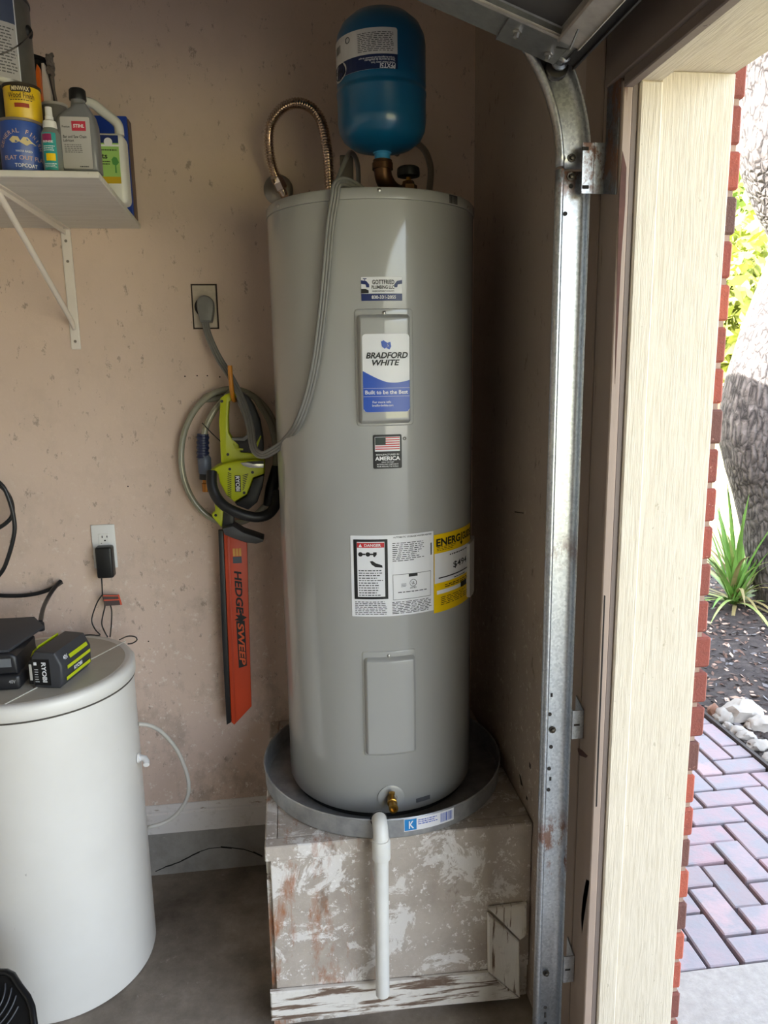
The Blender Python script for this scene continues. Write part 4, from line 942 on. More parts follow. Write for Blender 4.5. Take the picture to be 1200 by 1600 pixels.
b = NB(); tube(b, catmull([Pe + ne * .008, onY(35, 66, yg - rg - .03), onY(15, 79, yg - rg - .05), onY(-10, 86, yg - rg - .055), onY(-50, 80, yg - rg - .02), Vector((xg - rg, yg, zg1 - .03))], 6), .0016, 8); obj('wire_handle', b, M('wire_dark', '4c4640', .4, .8), gc)
# spray bottle
ys = 1.748; cx3, r3 = xspan(66, 97, 235, ys); zs = [onY(80, p_, ys - r3).z for p_ in (202, 197, 190, 186, 178, 163)]
sb_ = thing('spray_bottle', (cx3, ys, SHT), 'small clear spray bottle with teal label and white cap', 'bottle')
b = NB(); lathe(b, (cx3, ys, 0), [(r3 - .002, SHT), (r3, SHT + .003), (r3, zs[0] - .006), (r3 - .004, zs[0] + .002), (r3 * .6, zs[1] + .002)], 32); obj('body', b, M('bottle_clear', '9aa09a', .15, 0, Transmission_Weight=.45, IOR=1.4), sb_, smooth=50)
b = NB(); lathe(b, (cx3, ys, 0), [(r3 * .68, zs[1]), (r3 * .72, zs[1] + .002), (r3 * .66, zs[3]), (r3 * .42, zs[3] + .003), (r3 * .42, zs[4]), (r3 * .36, zs[4] + .001), (r3 * .34, zs[5]), (.001, zs[5] + .001)], 24); obj('spray_cap', b, M('cap_white', 'd8d5d0', .4), sb_, smooth=40)
f = cyl_at(78, 236, cx3, ys, r3); hb_ = zs[0] - SHT
b = NB(); patch(b, f, r3 * 1.35, hb_ * .86, .0004, .001, 8, 4, .0004); o = obj('label', b, M('label_teal', '1f8f8c', .45), sb_)
b = NB(); rect(b, f, -r3 * .66, hb_ * .20, r3 * .25, hb_ * .40, .0012, 4); obj('magenta_block', b, M('magenta', '8f1f55', .5), o)
b = NB(); rect(b, f, -r3 * .4, -hb_ * .22, r3 * .5, -hb_ * .05, .0012, 4); obj('yellow_block', b, YEL, o)
b = NB(); write(b, f, 'RINSE', -r3 * .1, hb_ * .22, r3 * .95, hb_ * .05, .0016, .02); fineprint(b, f, -r3 * .6, hb_ * .14, r3 * .6, hb_ * .0, 3, .0012, rnd, .4); fineprint(b, f, -r3 * .6, -hb_ * .27, r3 * .6, -hb_ * .38, 3, .0012, rnd, .4); obj('print', b, WHITE, o)
# grey oil jug
yo = 1.80
og = thing('oil_jug', tuple(onY(122, 266, yo + .04)), 'grey plastic oil jug with black cap and red logo', 'bottle')
GREYJ = M('jug_grey', '77777a', .4, .1)
b = NB(); pxprism(b, [(87, 267), (85, 232), (84, 190), (88, 178), (98, 171), (108, 165), (113, 158), (131, 158), (136, 166), (143, 176), (148, 192), (152, 230), (155, 268)], yo, .050, .010, 3); bj = obj('jug_body', b, GREYJ, og, smooth=40)
zj = bj.data.vertices; dzj = SHT + .0005 - min(ORG[bj].z + v.co.z for v in zj)
for v in zj: v.co.z += dzj * max(0, 1 - (ORG[bj].z + v.co.z - SHT) / .05) if dzj > 0 else 0
for v in zj:
    if ORG[bj].z + v.co.z < SHT: v.co.z = SHT + .0003 - ORG[bj].z
nk = onY(122, 160, yo + .025)
b = NB(); lathe(b, nk, [(.0165, -.012), (.015, 0), (.0145, .014)], 24); obj('neck', b, GREYJ, og, smooth=40)
kz0, kz1 = onY(122, 153, yo + .007).z, onY(122, 135, yo + .007).z
b = NB(); lathe(b, (nk.x, nk.y, 0), [(.0175, kz0), (.018, kz0 + .002), (.0172, kz1 - .003), (.0145, kz1), (.001, kz1)], 24); obj('cap', b, M('cap_black', '161616', .45), og, smooth=40)
def flat(pa, pb, y):                            # map for print on a face that looks at the camera side (normal -y); unit = metres from centre
    a, c = onY(*pa, y), onY(*pb, y); cx0, cz0 = (a.x + c.x) / 2, (a.z + c.z) / 2
    return (lambda u, v, l: Vector((cx0 + u, y - l, cz0 + v))), abs(c.x - a.x), abs(a.z - c.z)
f, w, h = flat((93, 182), (146, 264), yo)
b = NB(); patch(b, f, w, h, .0004, .003, 4, 4, .0004); jl = obj('label', b, M('label_silver', 'b9b5b3', .4), og)
b = NB(); rect(b, f, -w * .12, h * .23, w * .36, h * .42, .0010); obj('red_logo', b, M('logo_red', 'c5354a', .45), jl)
b = NB(); write(b, f, 'STIHL', w * .12, h * .325, w * .38, h * .07, .0014, .03, .15); obj('logo_lettering', b, WHITE, jl)
b = NB(); write(b, f, 'Bar and Saw Chain', -w * .04, h * .12, w * .80, h * .055, .0010, .015); write(b, f, 'Lubricant', -w * .26, h * .045, w * .36, h * .05, .0010, .015); write(b, f, 'Premium', -w * .32, h * .31, w * .26, h * .045, .0010, .01); fineprint(b, f, -w * .42, -h * .02, w * .25, -h * .20, 5, .0010, rnd, .3, .4); fineprint(b, f, w * .05, -h * .44, w * .36, -h * .48, 1, .0010, rnd, .6, 0); obj('print', b, BLACK, jl)
# white jug with handle
yw_ = 2.02
wj = thing('white_jug', tuple(onY(172, 318, yw_ + .06)), 'white plastic jug with a loop handle and green label beside the oil jug', 'bottle')
JW = M('jug_white', 'd9d6cf', .35)
zj0 = SHT + .0005; q1, q2 = onY(138, 250, yw_).x, onY(199, 300, yw_).x
zz_ = onY(172, 206, yw_).z
b = NB(); box(b, (q1, yw_, zj0), (q2, yw_ + .065, zz_), .014, 3); obj('jug_body', b, JW, wj, smooth=40)
hp_ = [onY(126, 170, yw_ + .032), onY(133, 160, yw_ + .032), onY(146, 163, yw_ + .032), onY(160, 174, yw_ + .032), onY(178, 188, yw_ + .032), onY(185, 197, yw_ + .032), onY(187, 212, yw_ + .032)]
b = NB(); tube(b, catmull(hp_, 6), .0115, 12); lathe(b, (hp_[0].x - .006, yw_ + .034, zz_ - .004), [(.028, 0), (.022, .035), (.018, .05)], 20); obj('handle', b, JW, wj, smooth=60)
f, w, h = flat((152, 211), (190, 287), yw_)
b = NB(); patch(b, f, w, h, .0004, .002, 4, 4, .0004); wl_ = obj('label', b, M('label_green', '9cc46a', .45), wj)
b = NB(); rect(b, f, -w * .5, h * .34, w * .5, h * .5, .0010); obj('navy_header', b, NAVY, wl_)
b = NB(); rect(b, f, -w * .5, h * .27, w * .5, h * .31, .0010); lathe(b, f(0, h * .36, .001), [(.010, 0), (.010, .0003)], 16, (Vector((0, -1, 0)), Vector((1, 0, 0)), Vector((0, 0, 1)))); obj('white_print', b, WHITE, wl_)
b = NB(); rect(b, f, -w * .5, -h * .5, w * .5, -h * .36, .0010); obj('yellow_strip', b, M('strip_yellow', 'c7a51e', .45), wl_)
b = NB(); poly(b, f, [(w * .1, 0), (w * .22, h * .06), (w * .36, h * .04), (w * .46, -h * .06), (w * .34, -h * .12), (w * .31, -h * .12), (w * .32, -h * .28), (w * .24, -h * .28), (w * .25, -h * .12), (w * .14, -h * .10)], .0010); obj('tree_print', b, M('tree_green', '4f8f45', .5), wl_)
b = NB(); write(b, f, 'its', -w * .26, h * .07, w * .34, h * .11, .0012, .02); fineprint(b, f, -w * .4, h * .22, w * .4, h * .17, 1, .0012, rnd, .5, 0); fineprint(b, f, -w * .45, -h * .02, w * .1, -h * .12, 2, .0012, rnd, .4); obj('print', b, BLACK, wl_)
# blue bin leaning behind
yb_ = 2.232
bb = thing('blue_box', tuple(onY(195, 342, yb_)), 'deep blue flat box standing on end against the wall', 'box')
x2_ = onY(209, 335, yb_).x; zt3 = onY(196, 181, yb_).z
b = NB(); box(b, (x2_ - .17, yb_, SHT + .0005), (x2_, yb_ + .045, zt3), .003, 2); obj('case', b, M('box_blue', '1f3f9a', .35), bb)
b = NB(); box(b, (x2_ + .0003, yb_ + .006, SHT + .004), (x2_ + .004, yb_ + .040, zt3 - .006), .001, 1); obj('spine', b, M('box_spine_brown', '6d5549', .6), bb)
# tub, bucket and tools at the back
yt_ = 2.02; cx4, r4 = xspan(66, 104, 165, yt_); z4 = onY(85, 158, yt_ - r4).z
tb = can('white_lid_tub', cx4, yt_, r4, SHT, z4, 'grey tub with a pale lid behind the oil jug', 'tub', M('tub_grey', '6d6862', .5), M('lid_pale', 'b8b2aa', .45))
yk = 2.150; rk = .068; xk = onY(82, 100, yk).x - rk; zk = onY(68, 82, yk - rk).z
b = NB(); lathe(b, (xk, yk, 0), [(rk * .85, SHT), (rk * .87, SHT + .004), (rk, zk - .01), (rk + .003, zk - .008), (rk + .003, zk), (rk - .003, zk), (rk * .83, SHT + .01), (.001, SHT + .01)], 40)
obj('black_bucket', b, M('bucket_black', '151414', .4), None, 'tall black bucket at the back of the shelf', 'bucket', smooth=40)
def stick(name, pxs, y, d, mat, label, cat):
    pts = [onY(a, c, y) for a, c in pxs]; z_ = SHT + .001
    x0_, x1_ = min(p.x for p in pts), max(p.x for p in pts)
    pts += [Vector((x1_, y, z_)), Vector((x0_, y, z_))]
    b = NB(); prism(b, pts, (0, d, 0), .002, 1); return obj(name, b, mat, None, label, cat)
stick('orange_scraper', [(55, 140), (55, 112), (57, 99), (61, 106), (64, 140)], 2.045, .018, M('scraper_orange', 'd9661f', .4), 'orange plastic scraper standing in front of the black bucket', 'scraper')
stick('caulk_tube', [(66, 145), (64, 98), (68, 98), (79, 145)], 2.066, .020, M('tube_white', 'c9bfb6', .5), 'pale caulk tube with a red edge beside the orange scraper', 'tube')
b = NB(); w0 = onY(79, 106, 2.075)
for i in range(5): tube(b, [w0 + Vector((.006 * math.sin(i * 2 + k), .006 * math.cos(i + k * 1.3), -.02 + .006 * k + .003 * i)) for k in range(8)], .004, 6)
tube(b, [w0 + Vector((0, 0, -.02)), w0 + Vector((.008, 0, -.09)), w0 + Vector((.0, .0, -.16)), Vector((w0.x - .004, w0.y, SHT))], .003, 6)
obj('twine_wad', b, M('twine_grey', '6b6058', .8), None, 'tangled grey twine hanging beside the black bucket', 'twine')

# ================================================================== outlet with adapter
GW = M('plate_white', 'dcdad7', .35)
p0, p1 = onY(142, 820, YW), onY(186, 886, YW)
go = thing('wall_outlet', ((p0.x + p1.x) / 2, YW, p1.z), 'white wall outlet plate above the brine tank', 'outlet')
b = NB(); box(b, (p0.x, YW - .007, p1.z), (p1.x - .002, YW, p0.z), .003, 2); pl_ = obj('cover_plate', b, GW, go, smooth=40)
rc0, rc1 = onY(153, 834, YW - .007), onY(173, 872, YW - .007)
b = NB(); box(b, (rc0.x, YW - .009, rc1.z - .02), (rc1.x, YW - .006, rc0.z), .0015, 1); obj('receptacle', b, GW, go)
for px, py, w_, h_ in ((159.5, 839, .0014, .007), (167, 838.5, .0014, .006), (164, 844.5, .004, .004), (158.5, 849, .0018, .0018)):
    c = onY(px, py, YW - .0092); b = NB(); box(b, (c.x - w_ / 2 - .0006, c.y - .0004, c.z - h_ / 2), (c.x + w_ / 2 + .0006, c.y + .0004, c.z + h_ / 2)); obj('slot', b, HOLE, go)
ad = thing('power_adapter', tuple(onY(164, 905, YW - .03)), 'black plug-in power adapter with thin cords below the white outlet', 'adapter')
a0_, a1_ = onY(147.5, 856, YW - .045), onY(178, 903, YW - .045)
b = NB(); box(b, (a0_.x, YW - .048, a1_.z), (a1_.x, YW - .0095, a0_.z), .006, 3); obj('case', b, M('adapter_black', '141416', .4), ad, smooth=40)
CB = M('thin_cord_black', '161313', .5)
def cord(name, pts, r, par, mat=CB, n=8): b = NB(); tube(b, resample(catmull(pts, 8), .006), r, n); return obj(name, b, mat, par, smooth=80)
yq = YW - .030
cord('lead', [onY(158.5, 902, yq), onY(159.5, 915, yq), onY(160, 930, yq)], .0022, ad)
LIDZ = .887
e1 = onZ(156, 993, LIDZ + .002)
cord('lead', [onY(160, 929, yq), onY(152, 941, yq), onY(145, 960, yq), onY(143.5, 972, yq - .005), onY(149, 984, yq - .015), Vector((e1.x, e1.y, LIDZ + .003)), onZ(140, 992, LIDZ + .002), onZ(117, 994, LIDZ + .002)], .0020, ad)
cord('lead', [onY(160, 929, yq), onY(164, 945, yq), onY(161, 960, yq), onY(159, 975, yq), onY(164, 988, yq - .012), onZ(168, 995, LIDZ + .002)], .0020, ad)
cord('lead', [onY(172, 944, yq), onY(174.5, 955, yq), onY(174, 975, yq), onZ(172, 995, LIDZ + .002)], .0020, ad)
g0 = onZ(187, 1000, LIDZ + .002)
cord('lead', [Vector((g0.x, g0.y, LIDZ + .003)), onY(200, 994, 2.2), onY(211, 995, 2.23), onY(214, 1000, 2.23), onY(207, 1005, 2.2), onY(200, 1006, 2.18)], .0020, ad)
b = NB(); pxprism(b, [(160, 929), (184, 929), (190, 945), (164, 947)], yq - .006, .001); tg_ = obj('warning_tag', b, M('tag_dark', '4b3f3c', .6), ad, 'dark warning tag with red stripes')
b = NB()
for q in (((161, 930), (184, 930), (185, 932), (161.5, 932)), ((162, 937), (186, 936), (186.5, 938), (162.5, 939)), ((184, 929), (186, 929), (191, 945), (188, 945))): pxprism(b, q, yq - .0072, .001)
obj('red_stripes', b, M('tag_red', 'c8553e', .5), tg_)

# ================================================================== brine tank
BX, BY, BR = -.693, 1.973, .244
t = NT('tank_cream_plastic'); t.set(Roughness=.42)
c = t.ramp(t.noise(3, 5), [(.3, 'd3cec5'), (.7, 'dbd7cf')]); c = t.mix(t.ramp(t.noise(60, 4, .6), [(.735, 0), (.76, .6)]), c, '8a8176'); t.base(c); BT = t.m
bt = thing('brine_tank', (BX, BY, 0), 'off-white round plastic water softener salt tank on the floor', 'tank')
b = NB(); lathe(b, (BX, BY, 0), [(BR - .012, 0), (BR - .003, .004), (BR, .015), (BR, LIDZ - .040), (BR - .004, LIDZ - .036)], 96); obj('tank_body', b, BT, bt, smooth=40)
t = NT('lid_beige_plastic'); t.set(Roughness=.5); c = t.ramp(t.noise(5, 6), [(.3, 'a9a090'), (.7, 'bdb5a6')]); t.base(c); LIDM = t.m
b = NB(); lathe(b, (BX, BY, 0), [(BR + .003, LIDZ - .040), (BR + .006, LIDZ - .037), (BR + .006, LIDZ - .010), (BR + .001, LIDZ - .002), (BR - .010, LIDZ + .0005), (BR - .020, LIDZ - .001), (.001, LIDZ - .001)], 96, caps=False); ld = obj('lid', b, BT, bt, smooth=50)
b = NB(); lathe(b, (BX, BY, 0), [(BR - .019, LIDZ - .0008), (BR - .020, LIDZ - .0003), (.001, LIDZ - .0003)], 96, caps=False); obj('lid_top', b, LIDM, ld)
b = NB(); lathe(b, (BX, BY, 0), [(BR + .0005, LIDZ - .0445), (BR + .0040, LIDZ - .0440), (BR + .0040, LIDZ - .0405), (BR + .0005, LIDZ - .0400)], 96); obj('lid_shade_ring', b, M('lid_shade_brown', '4a443c', .8), bt, smooth=40)  # dark ring in place of the shadow line below the lid's lip
sa, sb2 = onZ(8, 1100, LIDZ), onZ(196, 1002, LIDZ); sdv = (sb2 - sa).normalized(); snv = Vector((-sdv.y, sdv.x, 0))
b = NB(); obox(b, (sa + sb2) / 2 + Vector((0, 0, .0004)), sdv, snv, Vector((0, 0, 1)), (sb2 - sa).length / 2, .002, .0007); obj('lid_seam', b, M('seam_light', 'd8d2c6', .4), ld)
q_, qa = onC(224, 1184, BX, BY, BR)
el2 = thing('overflow_fitting', tuple(onY(228, 1184, BY)), 'small white elbow fitting on the side of the salt tank', 'pipe fitting')
ps_ = Vector((BX + BR, BY - .02, onY(222, 1184, BY - .02).z))
b = NB(); lathe(b, ps_ + Vector((.0005, 0, 0)), [(.013, 0), (.013, .005), (.009, .006), (.009, .012)], 16, 'x'); obj('nut', b, GW, el2)
b = NB(); tube(b, [ps_ + Vector((.010, 0, 0)), ps_ + Vector((.020, -.003, -.001)), ps_ + Vector((.026, -.012, -.006)), ps_ + Vector((.027, -.022, -.010))], .0085, 12); obj('elbow', b, GW, el2, smooth=60)
tp_ = [Vector((BX + BR - .001, BY + .03, onY(219, 1131, BY + .03).z)), onY(235, 1134, 2.02), onY(255, 1146, 2.05), onY(276, 1171, 2.08), onY(290, 1203, 2.1), onY(295, 1228, 2.1), onY(291, 1250, 2.1), onY(275, 1273, 2.09), onY(255, 1286, 2.08), onY(235, 1292, 2.06), onY(205, 1300, 2.12), onY(170, 1310, 2.2)]
b = NB(); tube(b, resample(catmull(tp_, 8), .01), .0058, 10); obj('brine_tube', b, M('tube_milky', 'c9c5bb', .35, 0, Transmission_Weight=.2), None, 'milky plastic tube curving out from the salt tank side', 'tube', smooth=60)
# ------------------------------------------------------------------ batteries and charger on the lid
BKP = M('tool_black', '1c1c1f', .45); BKG = M('tool_charcoal', '35363a', .5, var=.08); LIME = M('tool_lime', 'b5c21a', .4)
LT = LIDZ + .0008
ch = thing('battery_charger', (-.752, 1.93, LT), 'black battery charger with a docked battery on the salt tank lid', 'charger')
b = NB(); box(b, (-.835, 1.822, LT), (-.682, 2.00, LT + .040), .010, 3); obj('base', b, BKP, ch, smooth=40)
b = NB(); prism(b, [(-.830, 1.828, LT + .0405), (-.688, 1.828, LT + .0405), (-.688, 1.828, LT + .085), (-.700, 1.828, LT + .094), (-.830, 1.828, LT + .094)], (0, .150, 0), .008, 3); bt1 = obj('docked_battery', b, BKP, ch, smooth=40)
b = NB(); prism(b, [(-.832, 1.835, LT + .0945), (-.705, 1.835, LT + .0945), (-.668, 1.99, LT + .100), (-.700, 2.02, LT + .118), (-.832, 2.02, LT + .118)], (0, 0, .008), .003, 2); obj('battery_top', b, BKG, ch, smooth=40)
b = NB(); box(b, (-.800, 1.8268, LT + .060), (-.700, 1.8278, LT + .082), .0004, 1); obj('grey_badge', b, M('badge_grey', '7f8388', .4, .5), ch)
b = NB(); fch = lambda u, v, l: Vector((-.700 + u, 1.8215 - l, LT + .02 + v)); write(b, fch, '40V', 0, .004, .016, .009, .0003, .02); obj('lettering', b, M('print_grey3', '9a9a9a', .5), ch)
b = NB(); lathe(b, onY(63, 974, 2.02), [(.010, -.020), (.010, 0), (.007, .004)], 12); obj('strain_relief', b, BKP, ch)
# battery turned towards the camera
ang = math.radians(-24); ex = Vector((math.cos(ang), -math.sin(ang) * 0 + math.sin(ang) * -.0, 0)); 
a_f = onZ(52, 1075, LT); b_f = onZ(94, 1071, LT); exb = Vector((b_f.x - a_f.x, b_f.y - a_f.y, 0)).normalized(); wB2 = (b_f - a_f).length + .006
eyb = Vector((-exb.y, exb.x, 0)); eyb = (eyb + exb * .32).normalized(); exb2 = Vector((eyb.y, -eyb.x, 0))
hz = onY(75, 1016, a_f.y).z - LT
rb_ = thing('tool_battery', tuple((a_f + b_f) / 2 + eyb * .07), 'black tool battery with lime stripes lying on the salt tank lid', 'battery')
o_ = a_f.copy(); o_.z = LT
def BP(u, v, z): return o_ + exb2 * u + eyb * v + Vector((0, 0, z))
wB2 = .078; LB = .150
b = NB(); prism(b, [BP(.006, 0, 0), BP(wB2 - .010, 0, 0), BP(wB2, 0, .012), BP(wB2 + .002, 0, hz * .62), BP(wB2 - .014, 0, hz * .96), BP(.014, 0, hz), BP(.002, 0, hz * .86), BP(0, 0, .010)], eyb * LB, .006, 3); obj('case', b, BKG, rb_, smooth=40)
b = NB(); prism(b, [BP(-.018, .012, .004), BP(-.0005, .012, .004), BP(-.0005, .012, hz * .72), BP(-.014, .012, hz * .66)], eyb * (LB - .03), .003, 2); obj('terminal_block', b, BKP, rb_, smooth=40)
b = NB(); prism(b, [BP(-.019, .030, hz * .70), BP(.004, .030, hz * .92), BP(.004, .030, hz * 1.02), BP(-.012, .030, hz * .86)], eyb * (LB - .05), .002, 1); obj('lime_latch', b, LIME, rb_)
ff = lambda u, v, l: BP(wB2 * .36 + u, -l, hz * .46 + v)
b = NB(); rect(b, ff, -.021, -.036, .021, .032, .0006); bp2 = obj('front_badge', b, M('badge_black', '0c0c0e', .35), rb_)
b = NB(); write(b, ff, 'RYOBI', .006, -.002, .052, .012, .0012, .03, 0, -math.pi / 2); rect(b, ff, -.020, .016, -.012, .024, .0012); fineprint(b, ff, -.019, .008, -.008, -.03, 6, .0012, rnd, .3); obj('lettering', b, WHITE, bp2)
b = NB(); rect(b, ff, -.033, -.024, -.026, .018, .0006); obj('label_strip', b, M('strip_pale', 'b7b3ad', .5), rb_)
def fs2(u, v, l): return BP(wB2 + .002 + l - .016 * max(0, (v / hz + .5 - .62) / .34), LB * .5 + u, hz * .5 + v)
b = NB()
for v0, u0_, u1_ in ((-.30, -.058, .062), (-.02, -.05, .066), (.20, -.03, .06)): poly(b, fs2, [(u0_, v0 * hz - .004), (u1_, v0 * hz - .004), (u1_, v0 * hz + .005), (u0_, v0 * hz + .005)], .0012)
obj('lime_stripes', b, LIME, rb_)
b = NB(); write(b, fs2, 'RYOBI', .0, -.16 * hz, .040, .010, .0014, .03); write(b, fs2, '40V', -.045, .25 * hz, .020, .010, .0014, .02); obj('side_lettering', b, WHITE, rb_)
# black cords at the left
def cordobj(pts, r, label): b = NB(); tube(b, resample(catmull(pts, 10), .01), r, 10); return obj('extension_cord', b, M('cord_black_thick', '17171a', .4), None, label, 'cord', smooth=80)
cordobj([onY(95, 908, 2.27) + Vector((.0, 0, 0)), onY(84, 920, 2.24), onY(74, 936, 2.20), onY(67, 952, 2.12), onY(63, 972, 2.02)], .0062, 'black cord rising from the battery charger to the wall')
cordobj([onY(97, 909, 2.278), onY(80, 920, 2.27), onY(55, 928, 2.265), onY(20, 931, 2.265), onY(-15, 927, 2.265), onY(-60, 905, 2.265), onY(-90, 860, 2.26), onY(-80, 800, 2.26), onY(-40, 762, 2.255), onY(-5, 757, 2.25), onY(14, 775, 2.25), onY(20, 800, 2.25), onY(12, 815, 2.245), onY(-10, 828, 2.245), onY(-50, 835, 2.245)], .0062, 'thick black cord running level along the wall at left')
cordobj([onY(-60, 770, 2.24), onY(-25, 745, 2.24), onY(2, 757, 2.236), onY(15, 783, 2.236), onY(22, 812, 2.236), onY(22, 835, 2.236), onY(13, 870, 2.236), onY(0, 897, 2.236), onY(-30, 920, 2.24), onY(-70, 900, 2.24)], .0062, 'hanging coil of black cord at the left edge')
# ribbed black blower on the floor
yb2 = 1.50
fb2 = thing('floor_blower', tuple(onY(-15, 1700, yb2)), 'black plastic blower with a curved ribbed grille in front of the salt tank', 'blower')
fb2.location.z = 0; ORG[fb2] = Vector(fb2.location)
pn = Vector((0, -.60, .80)); pq = onY(20, 1560, yb2)                 # the grille face leans back and looks up
def onP(px, py): d = ray(px, py); return CAM + d * ((pq - CAM).dot(pn) / d.dot(pn))
bl = [onP(a, c) for a, c in ((-90, 1560), (-75, 1535), (-55, 1520), (-40, 1516), (12, 1516), (22, 1521), (34, 1540), (47, 1557), (54, 1574), (58, 1602), (56, 1635), (40, 1665), (-60, 1670), (-85, 1640))]
b = NB(); A = [b.verts.new(p) for p in bl]; B = [b.verts.new((p.x, p.y + .02, .003)) for p in bl]
b.faces.new(A); b.faces.new(list(reversed(B)))
for i in range(len(bl)): b.faces.new((A[i], B[i], B[(i + 1) % len(bl)], A[(i + 1) % len(bl)]))
obj('housing', b, M('blower_black', '0d0d0e', .4), fb2, smooth=30)
ct = sum(bl, Vector()) / len(bl)
b = NB(); tube(b, [p.lerp(ct, .06) + pn * .002 for p in bl], .0075, 10, True); obj('front_rim', b, M('blower_rim', '131314', .3), fb2, smooth=60)
cc = onP(-34, 1556); e1p = Vector((1, 0, 0)); e2p = pn.cross(e1p).normalized()
for i, rr in enumerate((.030, .043, .056, .069, .082, .095)):
    b = NB(); tube(b, [cc + e1p * (rr * math.cos(a)) + e2p * (rr * math.sin(a)) + pn * .003 for a in (math.radians(-62 + (104 - 12 * i) * k / 20) for k in range(21))], .0022, 8); obj('grille_rib', b, M('blower_rib', '2c2d30', .3), fb2, smooth=60)
# ================================================================== hose coil, hook and hedge trimmer on the wall
HOSE = M('hose_olive_clear', '8d8a78', .15, 0, var=.08, vs=20, Coat_Weight=.5)
hc = thing('garden_hose', tuple(onY(362, 818, 2.25)), 'coiled pale clear garden hose hanging on the wall behind the hedge trimmer', 'hose')
HP = [onY(424, 770, 2.205), onY(429, 740, 2.21), onY(431, 705, 2.22), onY(424, 665, 2.235), (onY(408, 636, 2.25)), onY(388, 617, 2.262)]
for i in range(25):
    a = math.pi / 2 + (i - 2) / 22 * 2 * math.pi
    HP.append(onY(361 - 78 * math.cos(a), 713 - 105 * math.sin(a), 2.272 - .022 * i / 24))
HP += [onY(352, 622, 2.225), onY(336, 640, 2.222), onY(323, 664, 2.22), onY(317, 688, 2.22)]
b = NB(); tube(b, resample(catmull(HP, 4), .008), .0092, 12); obj('hose_tube', b, HOSE, hc, smooth=80)
NVY = M('fitting_navy', '1d2444', .45)
b = NB(); P_ = [onY(317, 678 + i * 1.0, 2.22) for i in range(38)]
tube(b, P_, lambda i, n: .0165 if (i // 4) % 2 == 0 else .0185, 14); cf = obj('strain_guard', b, NVY, hc, smooth=30)
b = NB(); tube(b, [onY(318, 713, 2.22), onY(319, 716, 2.22), onY(320.5, 738, 2.22), onY(320.5, 740, 2.22)], lambda i, n: (.016, .020, .019, .017)[i], 16); obj('coupling', b, M('fitting_grey', '5a6070', .4), cf, smooth=40)
b = NB(); tube(b, [onY(320.5, 740, 2.22), onY(320.5, 749, 2.22)], .0165, 16); obj('coupling_ring', b, BLACK, cf, smooth=40)
b = NB(); tube(b, [onY(321, 749, 2.22), onY(321.5, 754, 2.22), onY(321.5, 755, 2.22), onY(322, 768, 2.22)], lambda i, n: (.009, .009, .012, .011)[i], 12); obj('brass_tail', b, M('brass_orange', 'a06a35', .35, 1), cf, smooth=40)
b = NB(); tube(b, [onY(431, 728, 2.21), onY(429, 745, 2.205), onY(425, 762, 2.20), onY(421, 790, 2.20)], lambda i, n: (.012, .017, .019, .019)[i], 14); obj('far_coupling', b, BLACK, hc, smooth=40)
b = NB(); tube(b, [onY(316, 661, 2.205), onY(330, 676, 2.19), onY(345, 690, 2.17)], .0016, 6); obj('cable_tie', b, BLACK, hc)
xk_ = onY(363, 600, 2.17).x
b = NB(); tube(b, catmull([(xk_ + .004, YW + .004, onY(366, 625, YW).z), (xk_ + .003, 2.24, onY(366, 625, 2.24).z), (xk_ + .001, 2.18, onY(364, 622, 2.18).z - .006), (xk_, 2.155, onY(364, 617, 2.155).z - .004), (xk_ - .001, 2.146, onY(363.5, 606, 2.146).z), (xk_ - .002, 2.142, onY(362.5, 585, 2.142).z), (xk_ - .002, 2.142, onY(362.5, 571, 2.142).z)], 6), .0065, 10); obj('wall_hook', b, M('hook_orange', 'c07a14', .4), None, 'orange coated wall hook holding the hose and hedge trimmer', 'hook', smooth=60)
# the trimmer hangs from its handle, blade down
ht = thing('hedge_trimmer', tuple(onY(362, 1130, 2.22)), 'lime green and black hedge trimmer hanging blade down with an orange sweep', 'hedge trimmer')
LIMEH = M('trimmer_lime', 'b3bb14', .4); BLK = M('trimmer_black', '19181a', .45); DGR = M('trimmer_charcoal', '3f3e40', .5)
def part(name, pxs, y, d, mat, bev=.004, sm=0, par=None):
    b = NB(); pxprism(b, pxs, y, d, bev, 2, sm); return obj(name, b, mat, par or ht, smooth=40)
part('grip_front', [(344, 622), (352, 616), (366, 612), (376, 613), (378, 619), (367, 622), (358, 628), (356.5, 650), (357, 676), (362, 684), (372, 692), (376, 706), (402, 709), (412, 709), (412, 720), (372, 723), (352, 727), (345, 722), (344, 700), (342, 660)], 2.168, .045, LIMEH, .005)
part('grip_rear', [(370, 616), (379, 613), (388, 620), (397, 634), (406, 656), (411, 684), (412, 710), (376, 707), (373, 696), (363, 687), (381, 688), (389, 682), (390, 672), (384, 650), (374, 626)], 2.163, .052, BLK, .005)
part('trigger_liner', [(369, 620), (374, 625), (385, 650), (391, 672), (390, 683), (382, 689), (363, 688), (362, 684), (379, 684), (385, 680), (386, 672), (380, 652), (371, 630)], 2.158, .030, M('trigger_grey', '7f7d7a', .45), .002)
part('lime_flash', [(366, 692), (370, 700), (380, 701), (380, 704), (369, 703), (364, 694)], 2.161, .003, LIMEH, .0005)
part('lime_flash', [(399, 696), (407, 680), (408, 682), (402, 700), (398, 704)], 2.161, .003, LIMEH, .0005)
part('motor_housing', [(327, 737), (337, 730), (348, 725), (370, 720), (400, 718), (413, 720), (413, 741), (396, 747), (386, 773), (366, 785), (354, 775), (343, 755), (340, 741)], 2.135, .085, LIMEH, .008)
part('housing_shield', [(385, 775), (396, 748), (413, 742), (410, 762), (402, 785), (388, 797), (370, 790), (367, 786)], 2.142, .07, BLK, .005)
